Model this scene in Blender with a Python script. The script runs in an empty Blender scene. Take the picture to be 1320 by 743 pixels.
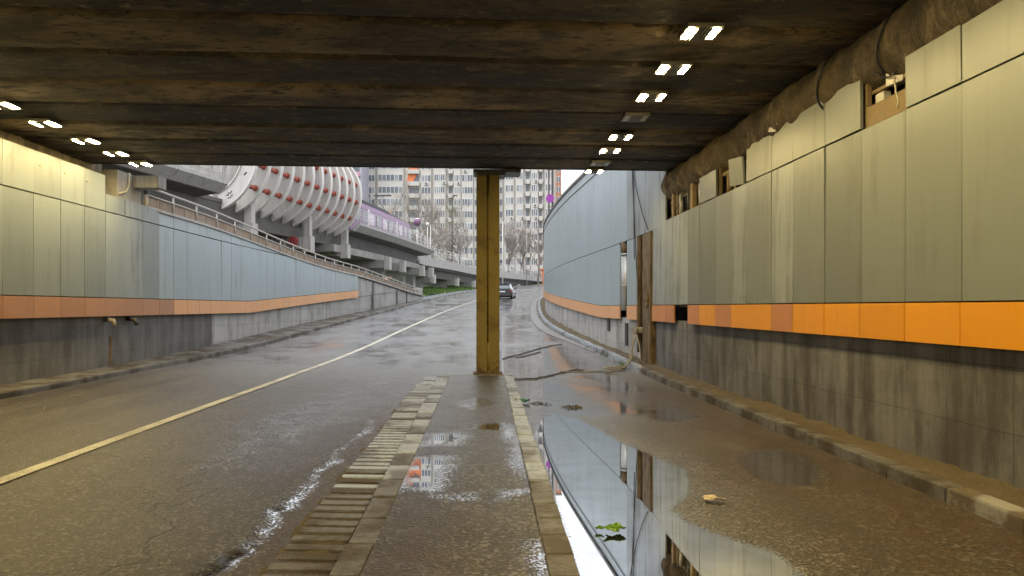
import bpy, math, random
import numpy as np
from mathutils import Vector, Matrix, noise as mnoise

random.seed(7)
RNG = np.random.default_rng(7)
SC = bpy.context.scene
COL = SC.collection
R = math.radians

# ------------------------------------------------------------------ helpers
def link(o, parent=None):
    COL.objects.link(o)
    if parent is not None:
        o.parent = parent
    return o

def empty(name, loc, label, cat, group=None, rz=0.0):
    o = bpy.data.objects.new(name, None)
    o.empty_display_size = 0.1
    o.location = loc
    o.rotation_euler = (0, 0, rz)
    link(o)
    o['label'] = label
    o['category'] = cat
    if group:
        o['group'] = group
    return o

def tag(o, label, cat, group=None):
    o['label'] = label
    o['category'] = cat
    if group:
        o['group'] = group
    return o

def structure(o, label=None):
    o['kind'] = 'structure'
    if label:
        o['label'] = label
        o['category'] = o.name.split('.')[0].replace('_', ' ')
    return o

class MB:
    """collects faces and links them as one mesh object"""
    def __init__(s):
        s.v, s.f, s.m, s.uv = [], [], [], []
        s.sm = []
    def face(s, pts, m=0, uv=None, smooth=False):
        b = len(s.v)
        s.v += [tuple(p) for p in pts]
        s.f.append(tuple(range(b, b + len(pts))))
        s.m.append(m); s.uv.append(uv); s.sm.append(smooth)
    def hexa(s, b4, t4, m=0, uvf=None):
        """bottom quad (ccw from above) and top quad"""
        b = len(s.v)
        s.v += [tuple(p) for p in b4] + [tuple(p) for p in t4]
        fs = [(3, 2, 1, 0), (4, 5, 6, 7)] + [(i, (i + 1) % 4, 4 + (i + 1) % 4, 4 + i) for i in range(4)]
        for q in fs:
            s.f.append(tuple(b + i for i in q)); s.m.append(m); s.sm.append(False)
            s.uv.append([uvf(s.v[b + i]) for i in q] if uvf else None)
    def box(s, x0, x1, y0, y1, z0, z1, m=0):
        s.hexa([(x0, y0, z0), (x1, y0, z0), (x1, y1, z0), (x0, y1, z0)],
               [(x0, y0, z1), (x1, y0, z1), (x1, y1, z1), (x0, y1, z1)], m)
    def obox(s, c, size, rot=(0, 0, 0), m=0, mat=None):
        M = mat if mat is not None else Matrix.Rotation(rot[2], 3, 'Z') @ Matrix.Rotation(rot[1], 3, 'Y') @ Matrix.Rotation(rot[0], 3, 'X')
        c = Vector(c); hx, hy, hz = size[0] / 2, size[1] / 2, size[2] / 2
        q = [(-hx, -hy), (hx, -hy), (hx, hy), (-hx, hy)]
        s.hexa([c + M @ Vector((x, y, -hz)) for x, y in q], [c + M @ Vector((x, y, hz)) for x, y in q], m)
    def cbox(s, b4, h, ch=0.015, m=0):
        """block with chamfered top edges on a base quad"""
        b4 = [Vector(p) for p in b4]
        c = sum(b4, Vector()) / 4
        mid = [p + Vector((0, 0, h - ch)) for p in b4]
        top = []
        for p in b4:
            d = c - p; d.z = 0
            d.normalize()
            top.append(p + d * ch * 1.4 + Vector((0, 0, h)))
        b = len(s.v)
        s.v += [tuple(p) for p in b4 + mid + top]
        fs = [(8, 9, 10, 11)]
        for k in (0, 4):
            fs += [(k + i, k + (i + 1) % 4, k + 4 + (i + 1) % 4, k + 4 + i) for i in range(4)]
        for q in fs:
            s.f.append(tuple(b + i for i in q)); s.m.append(m); s.sm.append(False); s.uv.append(None)
    def tube(s, pts, r, n=6, m=0, cap=True, smooth=True):
        pts = [Vector(p) for p in pts]
        if len(pts) < 2:
            return
        rs = r if hasattr(r, '__len__') else [r] * len(pts)
        b = len(s.v)
        t0 = (pts[1] - pts[0]).normalized()
        a = Vector((0, 0, 1)) if abs(t0.z) < .9 else Vector((1, 0, 0))
        nrm = t0.cross(a).normalized()
        for i, p in enumerate(pts):
            t = (pts[min(i + 1, len(pts) - 1)] - pts[max(i - 1, 0)])
            if t.length < 1e-9:
                t = t0
            t = t.normalized()
            nrm = (nrm - t * nrm.dot(t))
            if nrm.length < 1e-6:
                nrm = t.orthogonal()
            nrm.normalize()
            bi = t.cross(nrm)
            for k in range(n):
                an = 2 * math.pi * k / n
                s.v.append(tuple(p + (nrm * math.cos(an) + bi * math.sin(an)) * rs[i]))
        for i in range(len(pts) - 1):
            for k in range(n):
                a0 = b + i * n + k; a1 = b + i * n + (k + 1) % n
                s.f.append((a0, a1, a1 + n, a0 + n)); s.m.append(m); s.sm.append(smooth); s.uv.append(None)
        if cap:
            s.f.append(tuple(b + k for k in range(n - 1, -1, -1))); s.m.append(m); s.sm.append(False); s.uv.append(None)
            e = b + (len(pts) - 1) * n
            s.f.append(tuple(e + k for k in range(n))); s.m.append(m); s.sm.append(False); s.uv.append(None)
    def sweep(s, rows, m=0, closed=False, caps=True, uv=True, mats=None, smooth=False):
        """rows: list of cross sections (lists of points of equal length)"""
        b = len(s.v); k = len(rows[0])
        for r_ in rows:
            s.v += [tuple(p) for p in r_]
        sl = [0.0]
        for i in range(1, len(rows)):
            sl.append(sl[-1] + (Vector(rows[i][0]) - Vector(rows[i - 1][0])).length)
        cl = [0.0]
        for j in range(1, k + 1):
            cl.append(cl[-1] + (Vector(rows[0][j % k]) - Vector(rows[0][j - 1])).length)
        for i in range(len(rows) - 1):
            for j in range(k if closed else k - 1):
                j2 = (j + 1) % k
                s.f.append((b + i * k + j, b + (i + 1) * k + j, b + (i + 1) * k + j2, b + i * k + j2))
                s.m.append(mats[j] if mats else m); s.sm.append(smooth)
                s.uv.append([(sl[i], cl[j]), (sl[i + 1], cl[j]), (sl[i + 1], cl[j + 1]), (sl[i], cl[j + 1])])
        if caps and closed:
            s.f.append(tuple(b + j for j in range(k))); s.m.append(m); s.sm.append(False); s.uv.append(None)
            e = b + (len(rows) - 1) * k
            s.f.append(tuple(e + j for j in range(k - 1, -1, -1))); s.m.append(m); s.sm.append(False); s.uv.append(None)
    def build(s, name, mats, parent=None, origin=None, normals=True):
        me = bpy.data.meshes.new(name)
        v = s.v
        if origin is not None:
            o3 = Vector(origin)
            v = [tuple(Vector(p) - o3) for p in v]
        me.from_pydata(v, [], s.f)
        if not isinstance(mats, (list, tuple)):
            mats = [mats]
        for m_ in mats:
            me.materials.append(m_)
        me.polygons.foreach_set('material_index', s.m)
        me.polygons.foreach_set('use_smooth', s.sm)
        if any(u is not None for u in s.uv):
            lay = me.uv_layers.new(name='UVMap')
            flat = []
            for u, f in zip(s.uv, s.f):
                if u is None:
                    flat += [0.0] * (2 * len(f))
                else:
                    for q in u:
                        flat += [q[0], q[1]]
            lay.data.foreach_set('uv', flat)
        if normals:
            import bmesh
            bm = bmesh.new(); bm.from_mesh(me)
            bmesh.ops.recalc_face_normals(bm, faces=bm.faces)
            bm.to_mesh(me); bm.free()
        me.update()
        o = bpy.data.objects.new(name, me)
        link(o, parent)
        if origin is not None:
            if parent is None:
                o.location = origin
        return o

def curve1d(keys):
    """smooth interpolation through (y, value) keys (monotone-ish Hermite)"""
    ys = np.array([k[0] for k in keys], float); xs = np.array([k[1] for k in keys], float)
    d = np.diff(xs) / np.diff(ys)
    mt = np.zeros_like(xs)
    mt[0], mt[-1] = d[0], d[-1]
    for i in range(1, len(xs) - 1):
        w0, w1 = ys[i + 1] - ys[i], ys[i] - ys[i - 1]
        mt[i] = (d[i - 1] * w0 + d[i] * w1) / (w0 + w1)
        if abs(d[i - 1]) < 1e-9 or abs(d[i]) < 1e-9:
            mt[i] = 0
    def f(y):
        y = np.asarray(y, float)
        i = np.clip(np.searchsorted(ys, y) - 1, 0, len(ys) - 2)
        h = ys[i + 1] - ys[i]
        t = np.clip((y - ys[i]) / h, 0, 1)
        o = ((2 * t**3 - 3 * t**2 + 1) * xs[i] + (t**3 - 2 * t**2 + t) * h * mt[i]
             + (-2 * t**3 + 3 * t**2) * xs[i + 1] + (t**3 - t**2) * h * mt[i + 1])
        return o if o.shape else float(o)
    return f

def sstep(a, b, x):
    t = np.clip((np.asarray(x, float) - a) / (b - a), 0, 1)
    return t * t * (3 - 2 * t)

def vnoise(x, y, seed=0):
    """smooth 2-d value noise on arrays, -1..1"""
    rs = np.random.default_rng(seed); T = rs.uniform(-1, 1, (256, 256))
    xi = np.floor(x).astype(int); yi = np.floor(y).astype(int)
    fx = x - xi; fy = y - yi
    fx = fx * fx * (3 - 2 * fx); fy = fy * fy * (3 - 2 * fy)
    g = lambda i, j: T[i % 256, j % 256]
    return (g(xi, yi) * (1 - fx) + g(xi + 1, yi) * fx) * (1 - fy) + (g(xi, yi + 1) * (1 - fx) + g(xi + 1, yi + 1) * fx) * fy

# ------------------------------------------------------------------ materials
class NT:
    def __init__(s, name):
        s.mat = bpy.data.materials.new(name)
        s.mat.use_nodes = True
        s.t = s.mat.node_tree
        s.b = s.t.nodes['Principled BSDF']
    def n(s, typ, **kw):
        o = s.t.nodes.new(typ)
        for k, v in kw.items():
            setattr(o, k, v)
        return o
    def l(s, a, b):
        s.t.links.new(a, b)
    def _in(s, sock, v):
        if isinstance(v, bpy.types.NodeSocket):
            s.l(v, sock)
        elif v is not None:
            if hasattr(sock.default_value, '__len__') and not hasattr(v, '__len__'):
                v = (v,) * len(sock.default_value)
            if hasattr(v, '__len__') and len(v) == 3 and len(sock.default_value) == 4:
                v = (*v, 1)
            sock.default_value = v
    def coord(s, kind='Object', scale=(1, 1, 1), rnd=False):
        if kind == 'UV':
            c = s.n('ShaderNodeUVMap').outputs[0]
        else:
            c = s.n('ShaderNodeTexCoord').outputs[kind]
        mp = s.n('ShaderNodeMapping')
        s.l(c, mp.inputs['Vector'])
        mp.inputs['Scale'].default_value = scale
        if rnd:
            oi = s.n('ShaderNodeObjectInfo')
            mu = s.n('ShaderNodeVectorMath', operation='SCALE')
            mu.inputs[0].default_value = (37, 61, 23)
            s.l(oi.outputs['Random'], mu.inputs['Scale'])
            s.l(mu.outputs[0], mp.inputs['Location'])
        return mp.outputs[0]
    def noise(s, vec, scale=5, detail=4, rough=.55, dist=0.0):
        o = s.n('ShaderNodeTexNoise')
        s.l(vec, o.inputs['Vector'])
        o.inputs['Scale'].default_value = scale
        o.inputs['Detail'].default_value = detail
        o.inputs['Roughness'].default_value = rough
        o.inputs['Distortion'].default_value = dist
        return o.outputs['Fac']
    def ramp(s, fac, stops):
        o = s.n('ShaderNodeValToRGB')
        s.l(fac, o.inputs[0])
        e = o.color_ramp.elements
        while len(e) < len(stops):
            e.new(.5)
        for i, (p, c) in enumerate(stops):
            e[i].position = p
            e[i].color = (*c, 1) if hasattr(c, '__len__') else (c, c, c, 1)
        return o.outputs[0]
    def mix(s, fac, a, b, mode='MIX'):
        o = s.n('ShaderNodeMix', data_type='RGBA', blend_type=mode)
        s._in(o.inputs[0], fac); s._in(o.inputs[6], a); s._in(o.inputs[7], b)
        return o.outputs[2]
    def math(s, op, a, b=None, clamp=False):
        o = s.n('ShaderNodeMath', operation=op, use_clamp=clamp)
        s._in(o.inputs[0], a)
        if b is not None:
            s._in(o.inputs[1], b)
        return o.outputs[0]
    def mapr(s, v, a, b, c, d, smooth=False):
        o = s.n('ShaderNodeMapRange')
        if smooth:
            o.interpolation_type = 'SMOOTHSTEP'
        s._in(o.inputs[0], v)
        for i, q in enumerate((a, b, c, d)):
            s._in(o.inputs[i + 1], q)
        return o.outputs[0]
    def attr(s, name):
        return s.n('ShaderNodeAttribute', attribute_name=name).outputs['Fac']
    def sep(s, vec):
        o = s.n('ShaderNodeSeparateXYZ'); s.l(vec, o.inputs[0]); return o.outputs
    def bump(s, h, strength=.3, dist=.02):
        o = s.n('ShaderNodeBump')
        s._in(o.inputs['Strength'], strength); o.inputs['Distance'].default_value = dist
        s.l(h, o.inputs['Height'])
        s.l(o.outputs[0], s.b.inputs['Normal'])
    def set(s, **kw):
        names = dict(color='Base Color', rough='Roughness', metal='Metallic', spec='Specular IOR Level', ior='IOR', alpha='Alpha',
                     emis='Emission Color', estr='Emission Strength', coat='Coat Weight', crough='Coat Roughness', trans='Transmission Weight')
        for k, v in kw.items():
            s._in(s.b.inputs[names[k]], v)
        return s.mat

def simple(name, c, rough=.6, metal=0.0, var=.25, scale=6, **kw):
    m = NT(name)
    n = m.noise(m.coord('Object', rnd=True), scale, 5, .6)
    col = m.mix(n, tuple(q * (1 - var) for q in c), tuple(min(1, q * (1 + var)) for q in c))
    m.set(color=col, rough=rough, metal=metal, **kw)
    return m.mat

def concrete(name, c=(.3, .29, .27), dirt=(.1, .085, .065), amt=.5, streak=True, rough=.75, joints=None, stain_scale=1.0, bump=.25, kind='Object', thr=(.42, .68)):
    m = NT(name)
    co = m.coord(kind)
    n1 = m.noise(co, .9 * stain_scale, 6, .62)
    n2 = m.noise(co, 14, 5, .6)
    n3 = m.noise(co, 120, 2, .5)
    base = m.mix(n2, tuple(q * .78 for q in c), tuple(q * 1.15 for q in c))
    if streak:
        if kind == 'UV':
            st = m.noise(m.coord('UV', (2.1, .3, 1)), 1.4, 8, .68)
        else:
            st = m.noise(m.coord('Object', (4, 4, .3)), 1.4, 5, .65)
        f = m.mapr(m.math('ADD', m.math('MULTIPLY', st, .65), m.math('MULTIPLY', n1, .35)), thr[0], thr[1], 0, amt, True)
    else:
        f = m.mapr(n1, thr[0], thr[1], 0, amt, True)
    col = m.mix(f, base, dirt)
    h = m.math('ADD', m.math('MULTIPLY', n2, .6), m.math('MULTIPLY', n3, .25))
    if joints:
        bw, bh, shift, jc = joints
        bt = m.n('ShaderNodeTexBrick')
        m.l(m.coord('UV'), bt.inputs['Vector'])
        bt.offset = shift
        bt.inputs['Scale'].default_value = 1
        bt.inputs['Brick Width'].default_value = bw
        bt.inputs['Row Height'].default_value = bh
        bt.inputs['Mortar Size'].default_value = .006
        bt.inputs['Mortar Smooth'].default_value = .3
        bt.inputs['Color1'].default_value = (.9, .9, .9, 1)
        bt.inputs['Color2'].default_value = (1.08, 1.06, 1.04, 1)
        bt.inputs['Mortar'].default_value = (jc, jc, jc, 1)
        col = m.mix(1.0, col, bt.outputs['Color'], 'MULTIPLY')
        h = m.math('SUBTRACT', h, m.math('MULTIPLY', bt.outputs['Fac'], 1.2))
    m.bump(h, bump, .03)
    m.set(color=col, rough=m.mapr(n1, .3, .7, rough - .15, rough + .1))
    return m.mat

def cladding(name, c, dirt, amt, rough=.36, spread=.12, orange=False, thr=(.5, .75), fine=True):
    """coated metal wall panel: brushed vertical grain, run marks, every sheet a little different"""
    m = NT(name)
    co = m.coord('UV')
    oi = m.n('ShaderNodeObjectInfo').outputs['Random']
    g = m.noise(m.coord('UV', (26, .5, 1)), 2.0, 4, .6)
    st = m.noise(m.coord('UV', (3.2, .22, 1), rnd=True), 1.6, 6, .68)
    bl = m.noise(co, 1.1, 5, .6)
    col = m.mix(oi, tuple(q * (1 - spread) for q in c), tuple(min(1, q * (1 + spread)) for q in c))
    col = m.mix(m.mapr(g, .3, .7, .0, .22 if fine else .1), col, tuple(q * .72 for q in c))
    f = m.mapr(m.math('ADD', m.math('MULTIPLY', st, .7), m.math('MULTIPLY', bl, .3)), thr[0], thr[1], 0, amt, True)
    col = m.mix(f, col, dirt)
    sp = m.noise(co, 34, 3, .6)
    col = m.mix(m.mapr(sp, .66, .74, 0, .35), col, dirt)
    m.bump(m.math('ADD', m.math('MULTIPLY', bl, .9), m.math('MULTIPLY', g, .04)), .14, .02)
    m.set(color=col, rough=m.mapr(f, 0, 1, rough, rough + .22), metal=0.0, spec=.5)
    return m.mat

M = {}
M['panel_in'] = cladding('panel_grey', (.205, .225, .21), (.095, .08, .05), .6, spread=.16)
M['panel_left'] = cladding('panel_grey_shaded', (.25, .285, .283), (.11, .10, .08), .6, spread=.13)  # darker copy of the outer sheets, shade under the bridge put into the colour
M['panel_out'] = cladding('panel_blue_grey', (.38, .452, .475), (.21, .23, .23), .7, rough=.3, spread=.035)  # lighter copy for outdoors, daylight put into the colour
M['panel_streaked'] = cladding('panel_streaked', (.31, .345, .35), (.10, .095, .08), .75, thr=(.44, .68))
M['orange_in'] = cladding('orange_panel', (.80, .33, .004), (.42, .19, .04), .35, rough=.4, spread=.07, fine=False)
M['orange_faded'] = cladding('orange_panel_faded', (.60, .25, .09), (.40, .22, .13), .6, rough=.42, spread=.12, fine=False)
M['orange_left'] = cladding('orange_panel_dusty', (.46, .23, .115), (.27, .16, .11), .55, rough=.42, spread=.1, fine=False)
M['orange_out'] = cladding('orange_panel_pale', (.82, .42, .19), (.5, .3, .2), .4, rough=.3, spread=.04, fine=False)  # white sky reflection on the outdoor band put into a paler orange
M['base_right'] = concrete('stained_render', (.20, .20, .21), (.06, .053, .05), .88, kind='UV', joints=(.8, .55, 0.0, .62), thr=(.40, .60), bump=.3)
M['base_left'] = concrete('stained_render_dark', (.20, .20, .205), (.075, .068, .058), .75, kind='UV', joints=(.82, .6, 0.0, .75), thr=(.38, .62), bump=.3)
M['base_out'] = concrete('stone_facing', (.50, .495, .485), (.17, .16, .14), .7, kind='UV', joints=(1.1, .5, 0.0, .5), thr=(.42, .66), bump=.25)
M['dark_wall'] = concrete('sooty_wall', (.10, .085, .06), (.03, .025, .02), .8)
M['muck_wall'] = concrete('grimy_concrete', (.22, .17, .10), (.05, .04, .025), .8, thr=(.35, .6))
M['conc'] = concrete('weathered_concrete', (.36, .35, .33), (.14, .13, .12), .6)
M['conc_light'] = concrete('pale_concrete', (.50, .48, .46), (.24, .22, .2), .55)
M['conc_dark'] = concrete('shaded_concrete', (.16, .155, .145), (.08, .08, .075), .6)  # dark copy for undersides, with under-deck shade in the colour
M['rib'] = concrete('white_painted_rib', (.58, .565, .54), (.36, .33, .29), .6, streak=True, rough=.5, bump=.08, thr=(.46, .72))
M['rib_edge'] = concrete('white_flange', (.76, .75, .72), (.42, .36, .3), .45, streak=True, rough=.45, bump=.05)
M['red'] = simple('red_paint', (.46, .115, .075), .5, var=.35, scale=9)
M['steel'] = simple('galvanised_steel', (.42, .42, .40), .45, .5)
M['steel_dark'] = simple('dark_steel', (.06, .055, .05), .55, .3)
M['rail_white'] = simple('off_white_paint', (.62, .61, .58), .5, var=.15)
M['rail_pipe'] = simple('weathered_rail', (.46, .43, .39), .45, .2)
M['rail_panel'] = concrete('brown_parapet_panel', (.34, .25, .18), (.16, .11, .08), .55, rough=.7)
M['cable'] = simple('black_cable', (.02, .02, .02), .5)
M['cable_pale'] = simple('pale_conduit', (.50, .46, .34), .5)
M['box_grey'] = simple('grey_plastic_box', (.55, .53, .46), .45)
M['white_box'] = simple('white_plastic', (.66, .64, .58), .45)
M['wood'] = simple('rough_board', (.24, .17, .085), .7, scale=12)
M['rag'] = simple('dirty_rag', (.30, .27, .21), .85, scale=15)
M['leaf'] = simple('green_leaf', (.16, .34, .03), .4, var=.5, scale=30)
M['paper'] = simple('soaked_paper', (.62, .52, .36), .5, var=.25, scale=20)
M['mudclump'] = simple('muddy_debris', (.10, .085, .055), .6, var=.5, scale=30)
M['teal'] = simple('green_plastic', (.03, .22, .15), .4)
M['glass'] = simple('window_glass', (.14, .155, .18), .08, var=.5, scale=.4)  # lightened so that distance haze sits in the glass colour
M['glass_pale'] = simple('curtained_glass', (.30, .31, .33), .12, var=.4, scale=.5)
M['pvc'] = simple('white_frame', (.72, .72, .7), .4, var=.08)
M['lamp_house'] = simple('lamp_housing', (.22, .2, .16), .4, .5)
m = NT('lamp_lens'); m.set(color=(.9, .85, .7), emis=(1.0, .77, .34), estr=250.0); M['lamp'] = m.mat
m = NT('lamp_lens_off'); m.set(color=(.62, .62, .6), rough=.2); M['lamp_off'] = m.mat

# column paint: mustard with rust and grime toward joints
m = NT('mustard_paint')
co = m.coord('Object')
n1 = m.noise(co, 2.2, 6, .65); n2 = m.noise(co, 22, 5, .6)
st = m.noise(m.coord('Object', (9, 9, .5)), 1.5, 5, .65)
c = m.mix(n2, (.205, .145, .020), (.28, .205, .030))
c = m.mix(m.mapr(st, .52, .75, 0, .4, True), c, (.12, .085, .02))
c = m.mix(m.mapr(n1, .5, .64, 0, .7, True), c, (.13, .085, .018))
zc_ = m.sep(co)[2]
lowr = m.math('MULTIPLY', m.mapr(zc_, 1.3, .1, 0, 1), m.mapr(n1, .38, .6, 0, 1))
c = m.mix(m.mapr(m.math('ADD', lowr, m.math('MULTIPLY', n2, .35)), .42, .7, 0, .85, True), c, (.085, .04, .014))
m.bump(n2, .2, .01); m.set(color=c, rough=m.mapr(n1, .3, .7, .38, .62)); M['mustard'] = m.mat

m = NT('rusted_steel')
co = m.coord('Object')
n1 = m.noise(m.coord('Object', (2, 2, .7)), 3.0, 6, .7); n2 = m.noise(co, 40, 4, .6)
c = m.ramp(n1, [(.3, (.03, .017, .009)), (.45, (.12, .075, .03)), (.58, (.22, .16, .085)), (.7, (.06, .036, .018))])
c = m.mix(m.mapr(n2, .5, .7, 0, .5), c, (.06, .035, .02))
m.bump(n2, .5, .01); m.set(color=c, rough=.75); M['rust'] = m.mat

# bridge soffit: board-marked concrete blackened by exhaust, marks run across the road
m = NT('sooty_soffit')
co = m.coord('Object')
nb = m.noise(m.coord('Object', (.42, 1.1, 1)), 1.15, 8, .70, .8)
nl = m.noise(m.coord('Object', (1.3, 6, 1)), 1.8, 7, .74, .6)
ns = m.noise(m.coord('Object', (.45, .8, 1)), .6, 6, .65, .6)
nf = m.noise(co, 45, 4, .6)
c = m.ramp(nb, [(.30, (.028, .021, .013)), (.46, (.065, .048, .027)), (.54, (.19, .14, .078)), (.72, (.30, .225, .125))])
c = m.mix(m.mapr(nl, .56, .66, 0, .7, True), c, (.022, .017, .011))
c = m.mix(m.mapr(ns, .44, .60, 0, .8, True), c, (.034, .026, .016))
pk = m.noise(m.coord('Object', (1.2, 5, 1)), 5, 6, .75)
c = m.mix(m.mapr(pk, .66, .71, 0, .8), c, (.21, .165, .10))
c = m.mix(m.mapr(nf, .35, .7, 0, .3), c, (.014, .011, .007))
oi = m.n('ShaderNodeObjectInfo').outputs['Random']
c = m.mix(1.0, c, m.ramp(oi, [(0, .45), (.4, .75), (.6, 1.8), (1, 3.2)]), 'MULTIPLY')
pe = m.noise(m.coord('Object', (1.3, 2.6, 1)), 2.4, 8, .78, .4)
c = m.mix(m.mapr(pe, .55, .58, 0, .8), c, (.010, .008, .006))
c = m.mix(m.mapr(pe, .42, .39, 0, .6), c, (.32, .245, .145))
m.bump(m.math('ADD', m.math('MULTIPLY', nl, 1.0), m.math('ADD', m.math('MULTIPLY', pe, 1.2), m.math('MULTIPLY', nf, .35))), .9, .035)
m.set(color=c, rough=.82); M['soffit'] = m.mat

m = NT('mouldy_duct')
co = m.coord('Object')
n1 = m.noise(m.coord('Object', (1, 1.6, 1)), 2.4, 7, .7, .6); n2 = m.noise(co, 18, 5, .65); n3 = m.noise(m.coord('Object', (1, .3, 1)), 1.2, 3, .5)
c = m.ramp(n1, [(.33, (.018, .013, .008)), (.46, (.065, .046, .024)), (.56, (.13, .095, .05)), (.68, (.30, .24, .15))])
c = m.mix(m.mapr(n2, .45, .7, 0, .6), c, (.05, .036, .02))
c = m.mix(m.mapr(n3, .5, .62, 0, .5, True), c, (.13, .09, .036))
m.bump(m.math('ADD', n1, m.math('MULTIPLY', n2, .5)), 1.0, .09); m.set(color=c, rough=.75); M['duct'] = m.mat

def asphalt(name, tone=1.0):
    m = NT(name)
    co = m.coord('Object')
    agg = m.noise(co, 48, 4, .72)
    chip = m.n('ShaderNodeTexVoronoi'); m.l(co, chip.inputs['Vector']); chip.inputs['Scale'].default_value = 42
    chipv = m.sep(chip.outputs['Color'])[0]
    mid = m.noise(co, 3.2, 6, .62)
    big = m.noise(co, .5, 5, .6)
    trk = m.noise(m.coord('Object', (2.0, .09, 1)), 1.0, 4, .55)
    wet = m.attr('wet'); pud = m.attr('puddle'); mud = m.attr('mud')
    T = lambda q: tuple(v * tone for v in q)
    c = m.ramp(agg, [(.32, T((.008, .008, .008))), (.5, T((.036, .034, .032))), (.66, T((.15, .145, .14)))])
    c = m.mix(m.mapr(chipv, .74, .95, 0, .85), c, T((.26, .25, .235)))
    c = m.mix(m.mapr(trk, .4, .65, 0, .4, True), c, T((.028, .026, .024)))
    c = m.mix(m.mapr(mid, .5, .75, 0, .3, True), c, T((.085, .08, .072)))
    mudf = m.math('MULTIPLY', mud, m.mapr(m.math('ADD', m.math('MULTIPLY', mid, .5), m.math('MULTIPLY', agg, .5)), .34, .62, .12, .95, True))
    mudc = m.mix(m.mapr(agg, .3, .7, 0, 1), (.010, .006, .0025), (.13, .077, .030))
    c = m.mix(mudf, c, mudc)
    d = m.math('ADD', pud, m.math('MULTIPLY', m.math('SUBTRACT', agg, .5), 1.0))
    d = m.math('ADD', d, m.math('MULTIPLY', m.math('SUBTRACT', mid, .5), .30))
    mask = m.mapr(d, -.03, .07, 0, 1, True)
    c = m.mix(mask, c, (.030, .026, .020))
    w2 = m.math('MULTIPLY', wet, m.mapr(m.math('ADD', m.math('MULTIPLY', big, .6), m.math('MULTIPLY', mid, .4)), .36, .60, .5, 1, True))
    c = m.mix(m.math('MULTIPLY', m.math('MULTIPLY', m.attr('sky'), .75), m.math('SUBTRACT', 1, mask)), c, m.mix(m.mapr(agg, .3, .7, 0, 1), (.105, .106, .11), (.34, .342, .35)))  # past the portal the sky's sheen is painted in as a paler base colour
    r0 = m.mapr(m.math('ADD', m.math('MULTIPLY', trk, .6), m.math('MULTIPLY', big, .4)), .36, .62, .46, .33)
    r1 = m.mapr(w2, 0, 1, r0, .27)
    r = m.mapr(mask, 0, 1, r1, .012)
    ck = m.n('ShaderNodeTexVoronoi', feature='DISTANCE_TO_EDGE')
    wob = m.n('ShaderNodeTexNoise'); m.l(co, wob.inputs['Vector']); wob.inputs['Scale'].default_value = 1.6; wob.inputs['Detail'].default_value = 5
    wv = m.n('ShaderNodeVectorMath', operation='MULTIPLY_ADD'); m.l(wob.outputs['Color'], wv.inputs[0]); wv.inputs[1].default_value = (1.1, 1.1, 0); m.l(co, wv.inputs[2])
    m.l(wv.outputs[0], ck.inputs['Vector']); ck.inputs['Scale'].default_value = .34
    crack = m.math('MULTIPLY', m.mapr(ck.outputs['Distance'], .002, .007, 1, 0), m.mapr(big, .46, .56, 0, 1))
    c = m.mix(m.math('MULTIPLY', crack, .75), c, (.008, .007, .006))
    h = m.math('ADD', agg, m.math('MULTIPLY', chip.outputs['Distance'], .5))
    h = m.math('SUBTRACT', h, m.math('MULTIPLY', crack, .8))
    bs = m.math('MULTIPLY', m.math('SUBTRACT', 1, mask), m.mapr(w2, 0, 1, .75, .35))
    m.bump(h, bs, .010)
    m.set(color=c, rough=r, ior=m.mapr(mask, 0, 1, 1.5, 1.6))
    # standing water: mirror film on top
    gl = m.n('ShaderNodeBsdfGlossy'); m.l(m.math('ADD', m.mapr(pud, -.06, .10, .24, .006), m.mapr(mid, .45, .7, 0, .035)), gl.inputs['Roughness']); gl.inputs['Color'].default_value = (.93, .95, .97, 1)
    ms = m.n('ShaderNodeMixShader')
    m.l(m.math('MULTIPLY', mask, m.mapr(mid, .35, .7, .74, .55)), ms.inputs[0])
    m.l(m.b.outputs[0], ms.inputs[1]); m.l(gl.outputs[0], ms.inputs[2])
    out = next(n for n in m.t.nodes if n.type == 'OUTPUT_MATERIAL')
    m.l(ms.outputs[0], out.inputs['Surface'])
    return m.mat
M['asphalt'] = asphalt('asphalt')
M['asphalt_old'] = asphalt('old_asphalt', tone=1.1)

m = NT('kerb_stone')
co = m.coord('Object'); n1 = m.noise(co, 1.3, 6, .65); n2 = m.noise(co, 30, 4, .6)
c = m.mix(n2, (.105, .10, .092), (.23, .225, .215))
c = m.mix(m.mapr(n1, .40, .58, 0, .9, True), c, (.062, .045, .022))
m.bump(n2, .5, .014); m.set(color=c, rough=m.mapr(n1, .4, .6, .35, .6)); M['kerb'] = m.mat
m = NT('kerb_stone_pale')  # pale copy towards the exit: skylight and wet sheen put into the stone colour
co = m.coord('Object'); n1 = m.noise(co, 1.1, 6, .65); n2 = m.noise(co, 30, 4, .6)
c = m.mix(n2, (.29, .325, .37), (.46, .505, .56))
c = m.mix(m.mapr(n1, .46, .62, 0, .85, True), c, (.085, .066, .042))
m.bump(n2, .45, .012); m.set(color=c, rough=m.mapr(n1, .4, .6, .14, .4)); M['kerb_pale'] = m.mat
m = NT('kerb_stone_painted')
co = m.coord('Object'); n1 = m.noise(co, 1.5, 6, .65); n2 = m.noise(co, 30, 4, .6)
c = m.mix(n2, (.27, .26, .24), (.40, .39, .37))
c = m.mix(m.mapr(n1, .44, .56, 0, .9, True), c, (.12, .085, .045))
m.bump(n2, .3, .01); m.set(color=c, rough=.5); M['kerb_paint'] = m.mat
m = NT('muddy_verge')
co = m.coord('Object'); n1 = m.noise(co, 2.0, 6, .7); n2 = m.noise(co, 55, 4, .65)
c = m.mix(n1, (.065, .045, .02), (.15, .11, .06)); c = m.mix(m.mapr(n2, .56, .7, 0, .6), c, (.33, .27, .18))
m.bump(n2, .9, .02); m.set(color=c, rough=.75); M['mud'] = m.mat
m = NT('line_paint')
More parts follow.
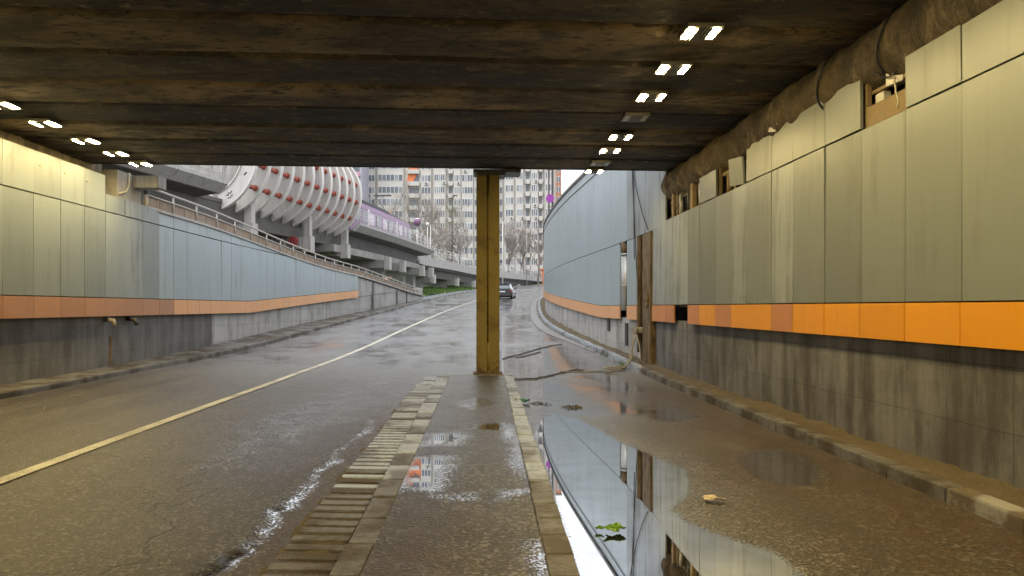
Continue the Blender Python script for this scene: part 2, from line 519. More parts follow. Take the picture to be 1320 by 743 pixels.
co = m.coord('Object'); n1 = m.noise(co, 55, 4, .65); n2 = m.noise(co, 2.5, 5, .65)
wear = m.mapr(m.math('ADD', m.math('MULTIPLY', n1, .6), m.math('MULTIPLY', n2, .4)), .44, .60, 0, .85, True)
c = m.mix(wear, (.74, .70, .58), (.16, .14, .11)); m.bump(n1, .25, .006); m.set(color=c, rough=.42); M['line'] = m.mat
m = NT('grass_green')
co = m.coord('Object'); n1 = m.noise(co, .9, 5, .65); n2 = m.noise(co, 22, 4, .65)
c = m.mix(n1, (.06, .12, .02), (.15, .24, .05)); c = m.mix(m.mapr(n2, .45, .7, 0, .55), c, (.035, .06, .012))
m.bump(n2, .8, .05); m.set(color=c, rough=.8); M['grass'] = m.mat
M['ground'] = simple('earth', (.12, .11, .085), .9, var=.4, scale=.3)
M['fac'] = concrete('pale_facade', (.62, .595, .555), (.42, .40, .37), .4, rough=.8, bump=.05)
M['fac2'] = concrete('pale_facade_warm', (.61, .585, .55), (.39, .37, .34), .4, rough=.8, bump=.05)
M['lilac'] = concrete('lilac_facade', (.50, .50, .58), (.36, .36, .4), .3, rough=.8, bump=.05)
M['pinkband'] = simple('pink_band', (.58, .32, .42), .7, var=.1)
M['brickor'] = concrete('terracotta_facade', (.52, .25, .16), (.3, .15, .1), .4, rough=.8)
M['orangepaint'] = simple('orange_paint', (.72, .22, .09), .7, var=.2, scale=1.2)
M['ac'] = simple('ac_white', (.6, .6, .58), .5)
M['tram'] = simple('purple_paint', (.20, .095, .215), .35, var=.12)
M['tramdark'] = simple('tram_roof', (.03, .03, .035), .5)
M['tramwhite'] = simple('tram_lilac', (.62, .55, .64), .4)
M['bark'] = simple('bark', (.19, .16, .14), .9, var=.4)  # bark made paler, haze painted into the colour
M['twig'] = simple('twig', (.30, .26, .235), .9, var=.35)  # twigs lightened too, far haze put into their colour
M['bud'] = simple('spring_buds', (.34, .35, .20), .8, var=.35, scale=2)
M['bud_pink'] = simple('pale_blossom', (.50, .43, .40), .8, var=.25, scale=2)
M['carpaint'] = simple('dark_grey_car_paint', (.055, .058, .065), .25, .5, var=.05)
M['tyre'] = simple('tyre', (.015, .015, .015), .8)
M['rim'] = simple('alloy', (.4, .4, .42), .3, .9)
m = NT('tail_lamp'); m.set(color=(.22, .015, .015), rough=.2); M['tail'] = m.mat
M['plate'] = simple('white_plate', (.7, .7, .68), .4, var=.03)
M['violet'] = simple('faded_blue_sign', (.26, .05, .42), .35, var=.05)
M['signred'] = simple('faded_red_sign', (.48, .05, .38), .35, var=.05)
M['black'] = simple('black_paint', (.02, .02, .022), .45)
M['graf_red'] = simple('red_spray', (.42, .07, .07), .7)
M['graf_white'] = simple('white_spray', (.7, .68, .64), .7)
M['graf_green'] = simple('green_spray', (.22, .42, .16), .7)
M['graf_ink'] = simple('black_marker', (.05, .05, .06), .6)

# ------------------------------------------------------------------ alignment of the road
def zr(Y):
    Y = np.asarray(Y, float)
    z = np.where(Y < 12, 0, np.where(Y < 24, .00208 * (Y - 12) ** 2, .30 + .05 * (Y - 24)))
    z = np.where(Y > 150, 6.6 + .01 * (Y - 150), z)
    return z
kerbL = curve1d([(-40, -7.5), (12, -7.5), (15.3, -7.46), (21.6, -7.05), (30, -6.55), (46, -5.4), (55, -4.75), (64, -4.0), (91, -.4), (119, 6.2), (142, 14.2), (170, 27), (230, 62)])
kerbR = curve1d([(-40, 3.83), (15, 3.83), (18, 3.83), (21.4, 3.76), (25.6, 3.48), (30.6, 3.27), (36, 3.36), (40.7, 3.62), (50, 4.35), (57.9, 5.07), (68.7, 6.4), (90, 10.2), (119, 18), (142, 27), (170, 41), (230, 78)])
wallL = curve1d([(-40, -8.1), (14, -8.1), (20, -8.1), (24, -8.02), (28.7, -7.75), (34, -7.35), (39, -6.85), (47, -6.1), (55, -5.3), (60, -4.85)])
wallR = curve1d([(-40, 4.3), (15, 4.3), (17, 4.3), (20, 4.22), (25, 3.97), (30, 3.77), (36, 3.76), (41, 3.95), (48, 4.58), (58, 5.6), (68, 6.95), (80, 8.9)])
topL = curve1d([(-40, 4.0), (16, 4.0), (20, 4.0), (23.7, 3.9), (28.7, 3.65), (34, 3.45), (39, 3.35), (47, 3.05), (55, 2.72), (60, 2.6)])
line_x = curve1d([(-40, -4.15), (6, -4.15), (16.4, -4.04), (25, -3.55), (35, -2.85), (46, -1.95), (60, -.35), (75, 1.8), (91, 4.7), (119, 12), (142, 20.5), (170, 34), (230, 70)])
def zroad(X, Y):
    return zr(Y) + .02 * np.maximum(0, -np.asarray(X, float) - 1.0)
def zorL(Y): return float(max(1.80, 1.5 + float(zr(Y))))
def zorR(Y): return float(max(1.65, 1.4 + float(zr(Y))))
edge_f = curve1d([(-40, -1.68), (3, -1.66), (4.06, -1.62), (5.05, -1.56), (6.29, -1.55), (9.14, -1.47), (14.2, -1.24), (18, -1.05)])

def ground_pt(px, py, h=0.0):
    """photo pixel on flat ground -> metres (used once to read puddle outlines off the road)"""
    Y = (1.6 - h) * 880 / (py - 396)
    return ((px - 617) / 880 * Y, Y)

def poly_sd(px, py, poly):
    """signed distance, positive inside"""
    d = np.full(px.shape, 1e9); ins = np.zeros(px.shape, bool)
    n = len(poly)
    for i in range(n):
        ax, ay = poly[i]; bx, by = poly[(i + 1) % n]
        ex, ey = bx - ax, by - ay
        t = np.clip(((px - ax) * ex + (py - ay) * ey) / (ex * ex + ey * ey + 1e-12), 0, 1)
        d = np.minimum(d, np.hypot(px - ax - t * ex, py - ay - t * ey))
        c = ((ay > py) != (by > py)) & (px < (bx - ax) * (py - ay) / (by - ay + 1e-12) + ax)
        ins ^= c
    return np.where(ins, d, -d)

def grid_obj(name, X, Y, Z, mat, attrs=None):
    nr, nc = X.shape
    me = bpy.data.meshes.new(name)
    v = np.stack([X, Y, Z], -1).reshape(-1, 3)
    idx = np.arange(nr * nc).reshape(nr, nc)
    q = np.stack([idx[:-1, :-1], idx[:-1, 1:], idx[1:, 1:], idx[1:, :-1]], -1).reshape(-1, 4)
    me.vertices.add(len(v)); me.vertices.foreach_set('co', v.ravel().astype(np.float32))
    me.loops.add(q.size); me.loops.foreach_set('vertex_index', q.ravel().astype(np.int32))
    me.polygons.add(len(q)); me.polygons.foreach_set('loop_start', (np.arange(len(q)) * 4).astype(np.int32))
    me.polygons.foreach_set('use_smooth', np.ones(len(q), bool))
    for k, a in (attrs or {}).items():
        at = me.attributes.new(k, 'FLOAT', 'POINT'); at.data.foreach_set('value', a.ravel().astype(np.float32))
    me.materials.append(mat)
    me.update(calc_edges=True); me.validate()
    return link(bpy.data.objects.new(name, me))

# ------------------------------------------------------------------ ground and road
def build_ground():
    xs = np.concatenate([np.linspace(-600, -40, 12), np.linspace(-30, 60, 31), np.linspace(80, 700, 12)])
    ys = np.concatenate([np.linspace(-400, -40, 8), np.linspace(-30, 230, 66), np.linspace(260, 1500, 14)])
    X, Y = np.meshgrid(xs, ys)
    Z = zr(np.clip(Y, -40, 230)) - .45
    structure(grid_obj('ground', X, Y, Z, M['ground']), 'bare earth sheet under and around the roads')
build_ground()

def build_road():
    ys = np.concatenate([np.linspace(-40, 2.6, 24), np.arange(2.8, 21, .05), 21 + np.cumsum(np.linspace(.06, 2.6, 130))])
    ys = ys[ys < 225]
    t = np.linspace(0, 1, 232)
    L = kerbL(ys)[:, None]; Rr = kerbR(ys)[:, None]
    X = L + (Rr - L) * t[None, :]
    Y = np.repeat(ys[:, None], len(t), 1)
    Z = zroad(X, Y)
    near = (Y > -10) & (Y < 19)
    ed = edge_f(Y) + .05 * vnoise(Y * 2.3, Y * 0, 3) + .025 * vnoise(Y * 7, X * 0, 4) + .012 * vnoise(Y * 19, X * 0, 5)
    Z = Z + np.where(Y < 20, .022 * (1 - sstep(-.025, .025, X - ed)) * (1 - sstep(15, 19, Y)), 0)
    # puddles read off the carriageway
    P = [ground_pt(*p) for p in [(716, 533), (745, 540), (775, 556), (800, 570), (830, 583), (862, 597), (884, 606), (893, 626), (880, 643), (866, 658), (884, 671),
         (905, 682), (935, 692), (965, 702), (1000, 712), (1038, 743), (1060, 800), (1020, 930), (790, 930), (741, 743), (727, 690), (714, 645), (699, 596), (689, 560), (697, 540)]]
    pd = np.minimum(poly_sd(X, Y, P), .30)
    pd = np.where(pd > 0, pd + .05 + .1 * sstep(0, .12, pd), pd)
    P3 = [ground_pt(*p) for p in [(945, 592), (965, 581), (1010, 579), (1045, 590), (1066, 611), (1055, 628), (1010, 629), (960, 614)]]
    pd = np.maximum(pd, np.minimum(poly_sd(X, Y, P3), .10) - .045)
    P4 = [ground_pt(*p) for p in [(672, 500), (700, 489), (760, 492), (800, 500), (812, 512), (772, 520), (740, 535), (712, 533), (690, 545), (682, 530)]]
    pd = np.maximum(pd, np.minimum(poly_sd(X, Y, P4)*1.0, .15) - .13)
    P5 = [ground_pt(*p) for p in [(830, 536), (870, 530), (905, 537), (880, 545), (842, 543)]]
    pd = np.maximum(pd, np.minimum(poly_sd(X, Y, P5), .08) - .04)
    # water caught along the ragged edge of the top asphalt course
    wid = .004 + .03 * np.clip(vnoise(Y * 2.1, Y * 0, 11), -1, 1) + .03 * sstep(7, 4, Y)
    dl = wid - np.abs(X - ed - .035)
    dl = np.where((Y > 2) & (Y < 9.5), np.minimum(dl, .09) * 1.6, -1)
    pd = np.maximum(pd, dl - .02)
    film = .5 * vnoise(X * .9, Y * .5, 51) + .5 * vnoise(X * 2.6, Y * 1.5, 52)
    pd = np.maximum(pd, -.05 + .10 * film - .3 * (1 - sstep(-1.2, -.15, poly_sd(X, Y, P))) * (Y < 10) - .4 * (X < .5) - .5 * sstep(2.4, 3.4, X))   # damp film round the long puddle
    pd = np.maximum(pd, np.minimum(.035 + .16 * film, .06) - .5 * (1 - sstep(8.6, 10.5, Y)) - .5 * (1 - sstep(-.2, .6, X)) - .35 * sstep(3.0, 3.8, X))
    pd = np.maximum(pd, -.035 + .09 * film - .16 * (1 - np.exp(-((X + 2.2 + .25 * vnoise(Y * .4, Y * 0, 8)) / .85) ** 2)) - .3 * (1 - sstep(4.8, 7.5, Y)) - .2 * (X > -1.3))
    pd = np.maximum(pd, -.03 + .12 * film - .4 * (1 - sstep(13, 18, Y)))
    pd = np.clip(pd, -.4, .4)
    Z += np.where(near, .004 * vnoise(X * 1.7, Y * 1.7, 6) * (1 - sstep(-.3, -.12, pd)), 0)
    # dampness: open sky wets everything past the portal, dries out under the deck
    wet = sstep(11.5, 17.5, Y) * .95
    wet = np.maximum(wet, .55 * sstep(8.5, 13, Y) * sstep(-4.3, -2.2, X))
    wet = np.maximum(wet, .75 * np.exp(-((X + 2.05 + .2 * vnoise(Y * .4, Y * 0, 8)) / .42) ** 2) * sstep(3.2, 7, Y))
    wet = np.maximum(wet, .8 * sstep(-.9, -.1, pd) * (X > 0.5) * (Y < 17))
    wet = np.maximum(wet, .8 * sstep(9.5, 13, Y) * (X > .5))
    wet = wet * (1 - .9 * sstep(-.15, .55, X - (kerbR(Y) - .55)) * (1 - sstep(19, 26, Y)))
    mud = (.34 + .22 * vnoise(X * .35, Y * .12, 61)) * (1 - sstep(10, 16.5, Y))
    mud = np.maximum(mud, sstep(1.4, 3.6, X + .35 * vnoise(X * .9, Y * .5, 9)) * (1 - sstep(12.5, 17.5, Y)) * .95)
    mud = np.maximum(mud, .9 * sstep(-.05, .1, X - ed) * (X < 0) * (1 - sstep(9, 13, Y)))
    o = structure(grid_obj('road', X, Y, Z, M['asphalt'], dict(puddle=pd, wet=wet, mud=mud, sky=sstep(12, 18.5, Y))), 'wet two-way asphalt road curving up out of the underpass')  # sky marks where sheen is painted into the asphalt colour
    return o
build_road()

def strip_line():
    mb = MB()
    ys = np.concatenate([np.arange(-30, 3, 2.0), np.arange(3, 30, .5), np.arange(30, 200, 1.5)])
    rows = []
    for y in ys:
        x = line_x(y); w = .075
        zz = float(zroad(x, y)) + .0265 + (0.004 if y < 16 else 0)
        zz -= .02 * float(sstep(15, 19, y))
        rows.append([(x - w, y, zz), (x + w, y, zz)])
    mb.sweep(rows)
    structure(mb.build('lane_marking', M['line'], normals=False), 'solid pale painted line between the two left lanes')
    # a second, broken pair of marks at the far bend
strip_line()

def kerb_run(name, xf, side, y0, y1, h, w, mats, seg=.9, label='', z_in=0.0, pick=None):
    """a run of kerb stones; side=+1 stones lie to +X of the line"""
    mb = MB()
    y = y0; k = 0
    while y < y1:
        sg = seg if y < 40 else seg * 3
        ya, yb = y + .006, min(y + sg, y1) - .006
        pts = []
        jx, jz = random.uniform(-.008, .008), random.uniform(-.008, .006)
        for yy, off in ((ya, 0), (ya, w), (yb, w), (yb, 0)):
            x = xf(yy) + side * off + jx
            pts.append((x, yy, float(zroad(min(xf(yy), xf(yy)), yy)) - .12))
        if side < 0:
            pts = [pts[1], pts[0], pts[3], pts[2]]
        mi = pick(y, k) if pick else 0
        mb.cbox(pts, h + .12 + jz, .018, mi)
        y += sg; k += 1
    return structure(mb.build(name, mats), label)
kerb_run('left_kerb', kerbL, -1, -20, 200, .12, .2, [M['kerb']], 1.0, 'low dusty kerb along the foot of the left wall')
kerb_run('right_kerb', kerbR, 1, -20, 200, .13, .17, [M['kerb'], M['kerb_paint'], M['kerb_pale']], .8, 'kerb along the right wall with worn white paint',
         pick=lambda y, k: 1 if 4.6 < y < 5.5 else (2 if y > 15.5 else 0))

# gutter of small setts along the outside bend
m = NT('sett_gutter')
bt = m.n('ShaderNodeTexBrick'); m.l(m.coord('UV'), bt.inputs['Vector']); bt.offset = .5
bt.inputs['Scale'].default_value = 1; bt.inputs['Brick Width'].default_value = .55; bt.inputs['Row Height'].default_value = .16; bt.inputs['Mortar Size'].default_value = .018
n1 = m.noise(m.coord('Object'), 1.4, 5, .65)
c = m.mix(bt.outputs['Fac'], m.mix(n1, (.13, .13, .13), (.36, .36, .36)), (.05, .045, .035))
m.bump(m.math('SUBTRACT', 1, bt.outputs['Fac']), .5, .02); m.set(color=c, rough=.3); M['sett'] = m.mat
mb = MB()
ysg = np.arange(21.5, 78, .7)
gw = lambda y: .18 + .42 * float(sstep(21, 30, y))
mb.sweep([[(kerbR(y) - gw(y), y, float(zroad(kerbR(y) - gw(y), y)) + .006), (kerbR(y) - .004, y, float(zroad(kerbR(y), y)) + .022)] for y in ysg])
structure(mb.build('sett_gutter', M['sett'], normals=False), 'gutter of small grey setts along the right kerb at the bend')
def verge(name, xa, xb, zo, mat, y0, y1, lab, amp=.03, nx=8):
    ys = np.concatenate([np.arange(y0, min(y1, 20), .12), np.arange(20, y1 + .1, .6)]) if y0 < 20 else np.arange(y0, y1, .8)
    t = np.linspace(0, 1, nx)
    A = np.array([xa(y) for y in ys])[:, None]; B = np.array([xb(y) for y in ys])[:, None]
    X = A + (B - A) * t; Y = np.repeat(ys[:, None], nx, 1)
    kx = np.array([kerbL(y) if A.mean() < 0 else kerbR(y) for y in ys])[:, None]
    Z = zroad(kx, Y) + zo + amp * vnoise(X * 5, Y * 3, 21) + amp * .7 * vnoise(X * 13, Y * 11, 22) + .05 * t[None, :] ** 2
    return structure(grid_obj(name, X, Y, Z, mat), lab)
verge('right_footway', lambda y: kerbR(y) + .16, lambda y: wallR(y) + .22, .10, M['mud'], -20, 80, 'narrow muddy ledge between kerb and right wall')
verge('left_footway', lambda y: kerbL(y) - .19, lambda y: min(wallL(y), kerbL(y) - .5) - .3, .105, M['kerb'], -20, 60, 'narrow dusty ledge between kerb and left wall', amp=.012)

# ------------------------------------------------------------------ median
mL = lambda y: -.68 + .05 * (y - 4) / 11.3
mR = lambda y: .41 + .15 * (y - 4) / 11.3
mRo = lambda y: .59 + .18 * (y - 4) / 11.3
mLo = lambda y: -.86 - .06 * (y - 4) / 11.3
YM = 15.25
def build_median():
    ys = np.arange(-20, YM, .05); ys = np.concatenate([np.linspace(-20, 2.4, 12), ys[ys > 2.5]])
    t = np.linspace(0, 1, 34)
    X = mL(ys)[:, None] + (mR(ys) - mL(ys))[:, None] * t
    Y = np.repeat(ys[:, None], len(t), 1)
    Z = .055 + zr(Y)
    pd = np.full(X.shape, -.4)
    h = .055
    for pl, mx, off in [([(518, 630), (521, 602), (534, 590), (574, 589), (579, 599), (571, 611), (574, 622), (556, 631)], .16, .02),
                        ([(540, 575), (548, 561), (590, 557), (606, 563), (588, 573)], .12, .0),
                        ([(616, 553), (622, 547), (650, 545), (656, 552), (640, 555)], .1, .02),
                        ([(640, 560), (655, 545), (672, 560), (686, 600), (684, 620), (670, 612), (655, 596), (660, 575)], .12, -.02),
                        ([(560, 640), (600, 636), (680, 630), (690, 622), (690, 634), (640, 645), (580, 646)], .04, -.03),
                        ([(690, 700), (700, 712), (712, 760), (700, 760)], .05, .0),
                        ([(578, 520), (620, 512), (640, 520), (610, 528)], .05, -.03)]:
        pd = np.maximum(pd, np.minimum(poly_sd(X, Y, [ground_pt(a, b, h) for a, b in pl]), mx) + off)
    Z = Z + (.006 * vnoise(X * 2.2, Y * 1.6, 31) + .004 * vnoise(X * 6, Y * 5, 32)) * (1 - sstep(-.3, -.1, pd))
    wet = .2 + .6 * sstep(5.2, 8, Y)
    wet = wet * (1 - .75 * sstep(5.6, 5.0, Y + .25 * vnoise(X * 2, Y * 0, 33)))
    mud = .06 + .6 * np.exp(-((X + .35) / .35) ** 2) * sstep(6.2, 5.0, Y) + .25 * sstep(6, 4, Y)
    structure(grid_obj('median_paving', X, Y, Z, M['asphalt_old'], dict(puddle=pd, wet=wet, mud=mud)), 'asphalt median strip with puddles ahead of the column')
    # kerb stones on both sides and across the end
    mb = MB(); y = -6.0; k = 0
    while y < YM:
        ln = .36 if y > 2 else .8
        yb = min(y + ln, YM)
        j = random.uniform(-.006, .006); jz = random.uniform(-.006, .004)
        mb.cbox([(mR(y) + j, y + .005, -.06), (mRo(y) + j, y + .005, -.06), (mRo(yb) + j, yb - .005, -.06), (mR(yb) + j, yb - .005, -.06)], .06 + .07 + float(zr(y)) + jz, .012, 1 if y > 6.0 else 0)
        y = yb
    structure(mb.build('median_kerb', [M['kerb'], M['kerb_pale']]), 'row of short kerb stones beside the long puddle')
    mb = MB(); y = -6.0
    while y < YM:
        ln = .55; yb = min(y + ln, YM)
        j = random.uniform(-.006, .006); jz = random.uniform(-.006, .004)
        mb.cbox([(mLo(y) + j, y + .005, -.06), (mL(y) + j, y + .005, -.06), (mL(yb) + j, yb - .005, -.06), (mLo(yb) + j, yb - .005, -.06)], .06 + .058 + float(zr(y)) + jz, .012, 1 if (y > 5.6 and random.random() > .25) else 0)
        y = yb
    x = mLo(YM)
    while x < mRo(YM) - .02:
        xb = min(x + .45, mRo(YM))
        mb.cbox([(x + .005, YM + .004, -.06), (xb - .005, YM + .004, -.06), (xb - .005, YM + .2, -.06), (x + .005, YM + .2, -.06)], .145, .012, 1)
        x = xb
    structure(mb.build('median_edging', [M['kerb'], M['kerb_pale']]), 'row of edging stones between ribbed gutter and median')
    # ribbed gutter blocks
    mb = MB(); y = -4.0; n = 0
    gl = lambda yy: -1.29 + .012 * math.sin(yy * .9); gr = lambda yy: mLo(yy) - .008
    while y < YM - .1:
        wob = random.uniform(-.006, .006)
        z0 = float(zr(y)) - .03
        x0, x1 = gl(y) + wob, gr(y)
        tilt = random.uniform(-.003, .003)
        ya, yb = y + .024, y + .150
        skew = -.02
        hi = .042 + tilt
        pale = 1 if y > 5.6 + 1.2 * random.random() and random.random() > .1 else 0
        mb.hexa([(x0, ya, z0), (x1, ya + skew, z0), (x1, yb + skew, z0), (x0, yb, z0)],
                [(x0 + .02, ya + .03, z0 + hi), (x1 - .012, ya + skew + .03, z0 + hi), (x1 - .012, yb + skew - .012, z0 + hi + .004), (x0 + .02, yb - .012, z0 + hi + .004)], pale)
        y += .172; n += 1
    yg = np.arange(-4, YM - .1, .03); tg = np.linspace(0, 1, 16)
    XG = (-1.31 + (mLo(yg) + .004 + 1.31)[:, None] * tg); YG = np.repeat(yg[:, None], 16, 1)
    ZG = zr(YG) - .006 + .012 * vnoise(XG * 6, YG * 2.2, 71) + .008 * vnoise(XG * 17, YG * 9, 72) + .014 * sstep(.2, 0, tg)[None, :]
    structure(grid_obj('gutter_mud', XG, YG, ZG, M['mud']), 'wet mud packed between the ribs of the gutter')
    structure(mb.build('ribbed_gutter', [M['kerb'], M['kerb_pale']]), 'ribbed concrete gutter blocks along the left side of the median')
build_median()

# ------------------------------------------------------------------ walls
def panel(mb, xf, side, ya, yb, za0, za1, zb0, zb1, th=.035, off=0.0, gap=.006, tilt=None, m=0):
    """one flat sheet of cladding between ya and yb; side +1: wall body lies to +X. z?0 bottom, z?1 top at each end"""
    ya += gap; yb -= gap
    x0, x1 = xf(ya) + off, xf(yb) + off
    tx = random.uniform(-.009, .009) if tilt is None else tilt[0]
    tz = random.uniform(-.005, .005) if tilt is None else tilt[1]
    def P(x, y, z, ytop): return (x + side * (tx * (1 if y == ya else -1) * .5 + tz * (z - za0)), y, z)
    fr = [P(x0, ya, za0, 0), P(x1, yb, zb0, 0), P(x1, yb, zb1, 1), P(x0, ya, za1, 1)]
    bk = [(p[0] + side * th, p[1], p[2]) for p in fr]
    b = len(mb.v); mb.v += fr + bk
    for q in [(0, 1, 2, 3), (7, 6, 5, 4), (0, 4, 5, 1), (1, 5, 6, 2), (2, 6, 7, 3), (3, 7, 4, 0)]:
        mb.f.append(tuple(b + i for i in q)); mb.m.append(m); mb.sm.append(False)
        mb.uv.append([((fr + bk)[i][1], (fr + bk)[i][2]) for i in q])

def slab_along(mb, fx0, fx1, y0, y1, z0f, z1f, step=1.0, m=0):
    """solid wall between two x-curves"""
    n = max(1, int(round((y1 - y0) / step)))
    ys = [y0 + (y1 - y0) * i / n for i in range(n + 1)]
    b = len(mb.v)
    rows = []
    for y in ys:
        rows.append([(fx0(y), y, z0f(y)), (fx0(y), y, z1f(y)), (fx1(y), y, z1f(y)), (fx1(y), y, z0f(y))])
    k = 4
    for r_ in rows: mb.v += r_
    for i in range(len(rows) - 1):
        for j in range(4):
            j2 = (j + 1) % 4
            q = (b + i * k + j, b + (i + 1) * k + j, b + (i + 1) * k + j2, b + i * k + j2)
            mb.f.append(q); mb.m.append(m); mb.sm.append(False)
            mb.uv.append([(mb.v[t][1] * 1.0, mb.v[t][2]) for t in q])
    mb.f.append((b, b + 1, b + 2, b + 3)); mb.m.append(m); mb.sm.append(False); mb.uv.append([(0, 0)] * 4)
    e = b + (len(rows) - 1) * k
    mb.f.append((e + 3, e + 2, e + 1, e)); mb.m.append(m); mb.sm.append(False); mb.uv.append([(0, 0)] * 4)

# ---- right wall under the bridge
ZC = 4.73
seamsR = [-4.32, -3.52, -2.72, -1.92, -1.12, -.32, .48, 1.28, 2.08, 2.88, 3.68, 4.48, 5.28, 6.08, 6.88, 7.68, 8.48, 9.34, 10.02, 10.97, 11.59, 12.37, 13.28, 14.0, 15.0, 15.7, 16.9]
rw = empty('underpass_wall', (4.3, 6, 0), 'grey panelled wall with a bright orange band on the right under the bridge', 'wall')
def rel(mb, name, mat, root):
    o = mb.build(name, mat)
    o.parent = root
    o.matrix_parent_inverse = Matrix.Translation(root.location).inverted()
    return o
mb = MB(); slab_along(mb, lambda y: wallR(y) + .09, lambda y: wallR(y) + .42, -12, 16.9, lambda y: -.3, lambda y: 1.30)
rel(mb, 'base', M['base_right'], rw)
mb = MB(); slab_along(mb, lambda y: 4.85, lambda y: 5.2, -12, 16.2, lambda y: -.3, lambda y: ZC + .3)
rel(mb, 'back_wall', M['muck_wall'], rw)
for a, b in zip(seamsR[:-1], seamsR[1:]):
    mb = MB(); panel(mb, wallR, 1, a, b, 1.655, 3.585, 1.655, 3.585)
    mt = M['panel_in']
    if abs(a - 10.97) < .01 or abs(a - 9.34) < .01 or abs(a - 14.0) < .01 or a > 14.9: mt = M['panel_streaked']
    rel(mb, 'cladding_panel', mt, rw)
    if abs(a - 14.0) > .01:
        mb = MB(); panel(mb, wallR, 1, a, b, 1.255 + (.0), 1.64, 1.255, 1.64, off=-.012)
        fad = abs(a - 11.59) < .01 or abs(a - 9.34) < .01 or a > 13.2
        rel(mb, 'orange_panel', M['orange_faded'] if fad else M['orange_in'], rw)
# top row: some sheets gone, one hanging askew
for a, b in zip(seamsR[:-1], seamsR[1:]):
    if abs(a - 6.88) < .01 or abs(a - 11.59) < .01 or a > 13.2: continue
    mb = MB()
    top = 4.19 if a < 10.5 else (4.12 if a < 11.5 else 4.10)
    if abs(a - 10.97) < .01:
        panel(mb, wallR, 1, a + .12, b - .03, 3.60, 4.05, 3.64, 4.09, tilt=(.05, -.06))
        for i in range(len(mb.v)): mb.v[i] = (mb.v[i][0] - .02, mb.v[i][1], mb.v[i][2])
    else:
        panel(mb, wallR, 1, a, b, 3.607, top, 3.607, top, tilt=(random.uniform(-.012, .012), random.uniform(-.012, .012)))
    rel(mb, 'upper_panel', M['panel_in'], rw)
mb = MB()
panel(mb, wallR, 1, 6.9, 7.66, 3.607, 3.83, 3.607, 3.83, off=.05)
rel(mb, 'infill_board', M['wood'], rw)
# brackets and rails the sheets hang on
mb = MB()
for a in seamsR:
    if a < 3 or a > 15.2: continue
    mb.box(4.36, 4.41, a - .025, a + .025, 1.66, 4.12 if a > 6 else 4.1)
for z in (3.57, 4.0, 1.62):
    mb.box(4.415, 4.46, -12, 15.7, z - .02, z + .02)
rel(mb, 'mounting_rail', M['wood'], rw)

# ---- right retaining wall beyond the portal
ro = empty('retaining_wall', (4, 30, 0), 'tall blue grey clad wall with pale orange band curving away on the right', 'wall')
def slot(y): return 19.55 < y < 20.25
mb = MB()
slab_along(mb, lambda y: wallR(y) + .10, lambda y: wallR(y) + .5, 18.5, 80, lambda y: float(zr(y)) - .4, lambda y: zorR(y) - .36, step=1.2)
rel(mb, 'base', M['base_out'], ro)
mb = MB(); slab_along(mb, lambda y: wallR(y) + .5, lambda y: wallR(y) + .9, 16.25, 80, lambda y: float(zr(y)) - .4, lambda y: 6.45, step=1.5)
rel(mb, 'back_wall', M['conc_dark'], ro)
ys = [15.72, 16.9, 18.45, 19.5, 20.35]
while ys[-1] < 79: ys.append(ys[-1] + (1.15 if ys[-1] < 40 else 1.6))
for i, (a, b) in enumerate(zip(ys[:-1], ys[1:])):
    lowgap = i in (1, 3)
    if i > 0 and not lowgap:
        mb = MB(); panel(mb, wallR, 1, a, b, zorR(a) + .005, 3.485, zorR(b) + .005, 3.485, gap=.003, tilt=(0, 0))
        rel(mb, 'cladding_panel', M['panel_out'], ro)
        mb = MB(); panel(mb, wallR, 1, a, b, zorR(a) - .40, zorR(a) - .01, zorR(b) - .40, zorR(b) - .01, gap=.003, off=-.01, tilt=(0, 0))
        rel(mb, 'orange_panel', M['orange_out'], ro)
    mb = MB(); panel(mb, wallR, 1, a, b, 3.505, 6.5, 3.505, 6.5, gap=.003, tilt=(0, 0))
    rel(mb, 'upper_panel', M['panel_streaked'] if i < 3 else M['panel_out'], ro)
mb = MB(); slab_along(mb, lambda y: wallR(y) - .05, lambda y: wallR(y) + .55, 16.3, 80, lambda y: 6.51, lambda y: 6.62, step=1.5)
rel(mb, 'coping', M['conc_dark'], ro)
mb = MB(); mb.tube([(wallR(y) - .018, y, 6.18 ) for y in np.arange(17, 80, 1.5)], .012, 5)
rel(mb, 'edge_wire', M['cable'], ro)

# dark weep slots low in the stone facing
for yy, z0, z1 in ((19.9, .35, 1.0), (22.1, .62, 1.12)):
    mb = MB(); mb.box(wallR(yy) + .075, wallR(yy) + .13, yy - .17, yy + .17, z0 + float(zr(yy)), z1 + float(zr(yy)))
    o = mb.build('drain_opening', M['black']); o.parent = ro; o.matrix_parent_inverse = Matrix.Translation(ro.location).inverted()

# down pipe in the slot
mb = MB(); mb.tube([(4.30, 19.92, 1.5), (4.30, 19.92, 3.1)], .14, 14); mb.tube([(4.30, 19.92, 3.1), (4.30, 19.92, 3.16)], .155, 14); mb.tube([(4.30, 19.92, 3.16), (4.30, 19.92, 3.5)], .13, 14, 1)
mb.tube([(4.30, 19.92, 2.2), (4.30, 19.92, 2.24)], .15, 14)
tag(mb.build('down_pipe', [M['steel'], M['rust']]), 'thick grey vertical drain pipe set in a slot of the blue wall', 'pipe')

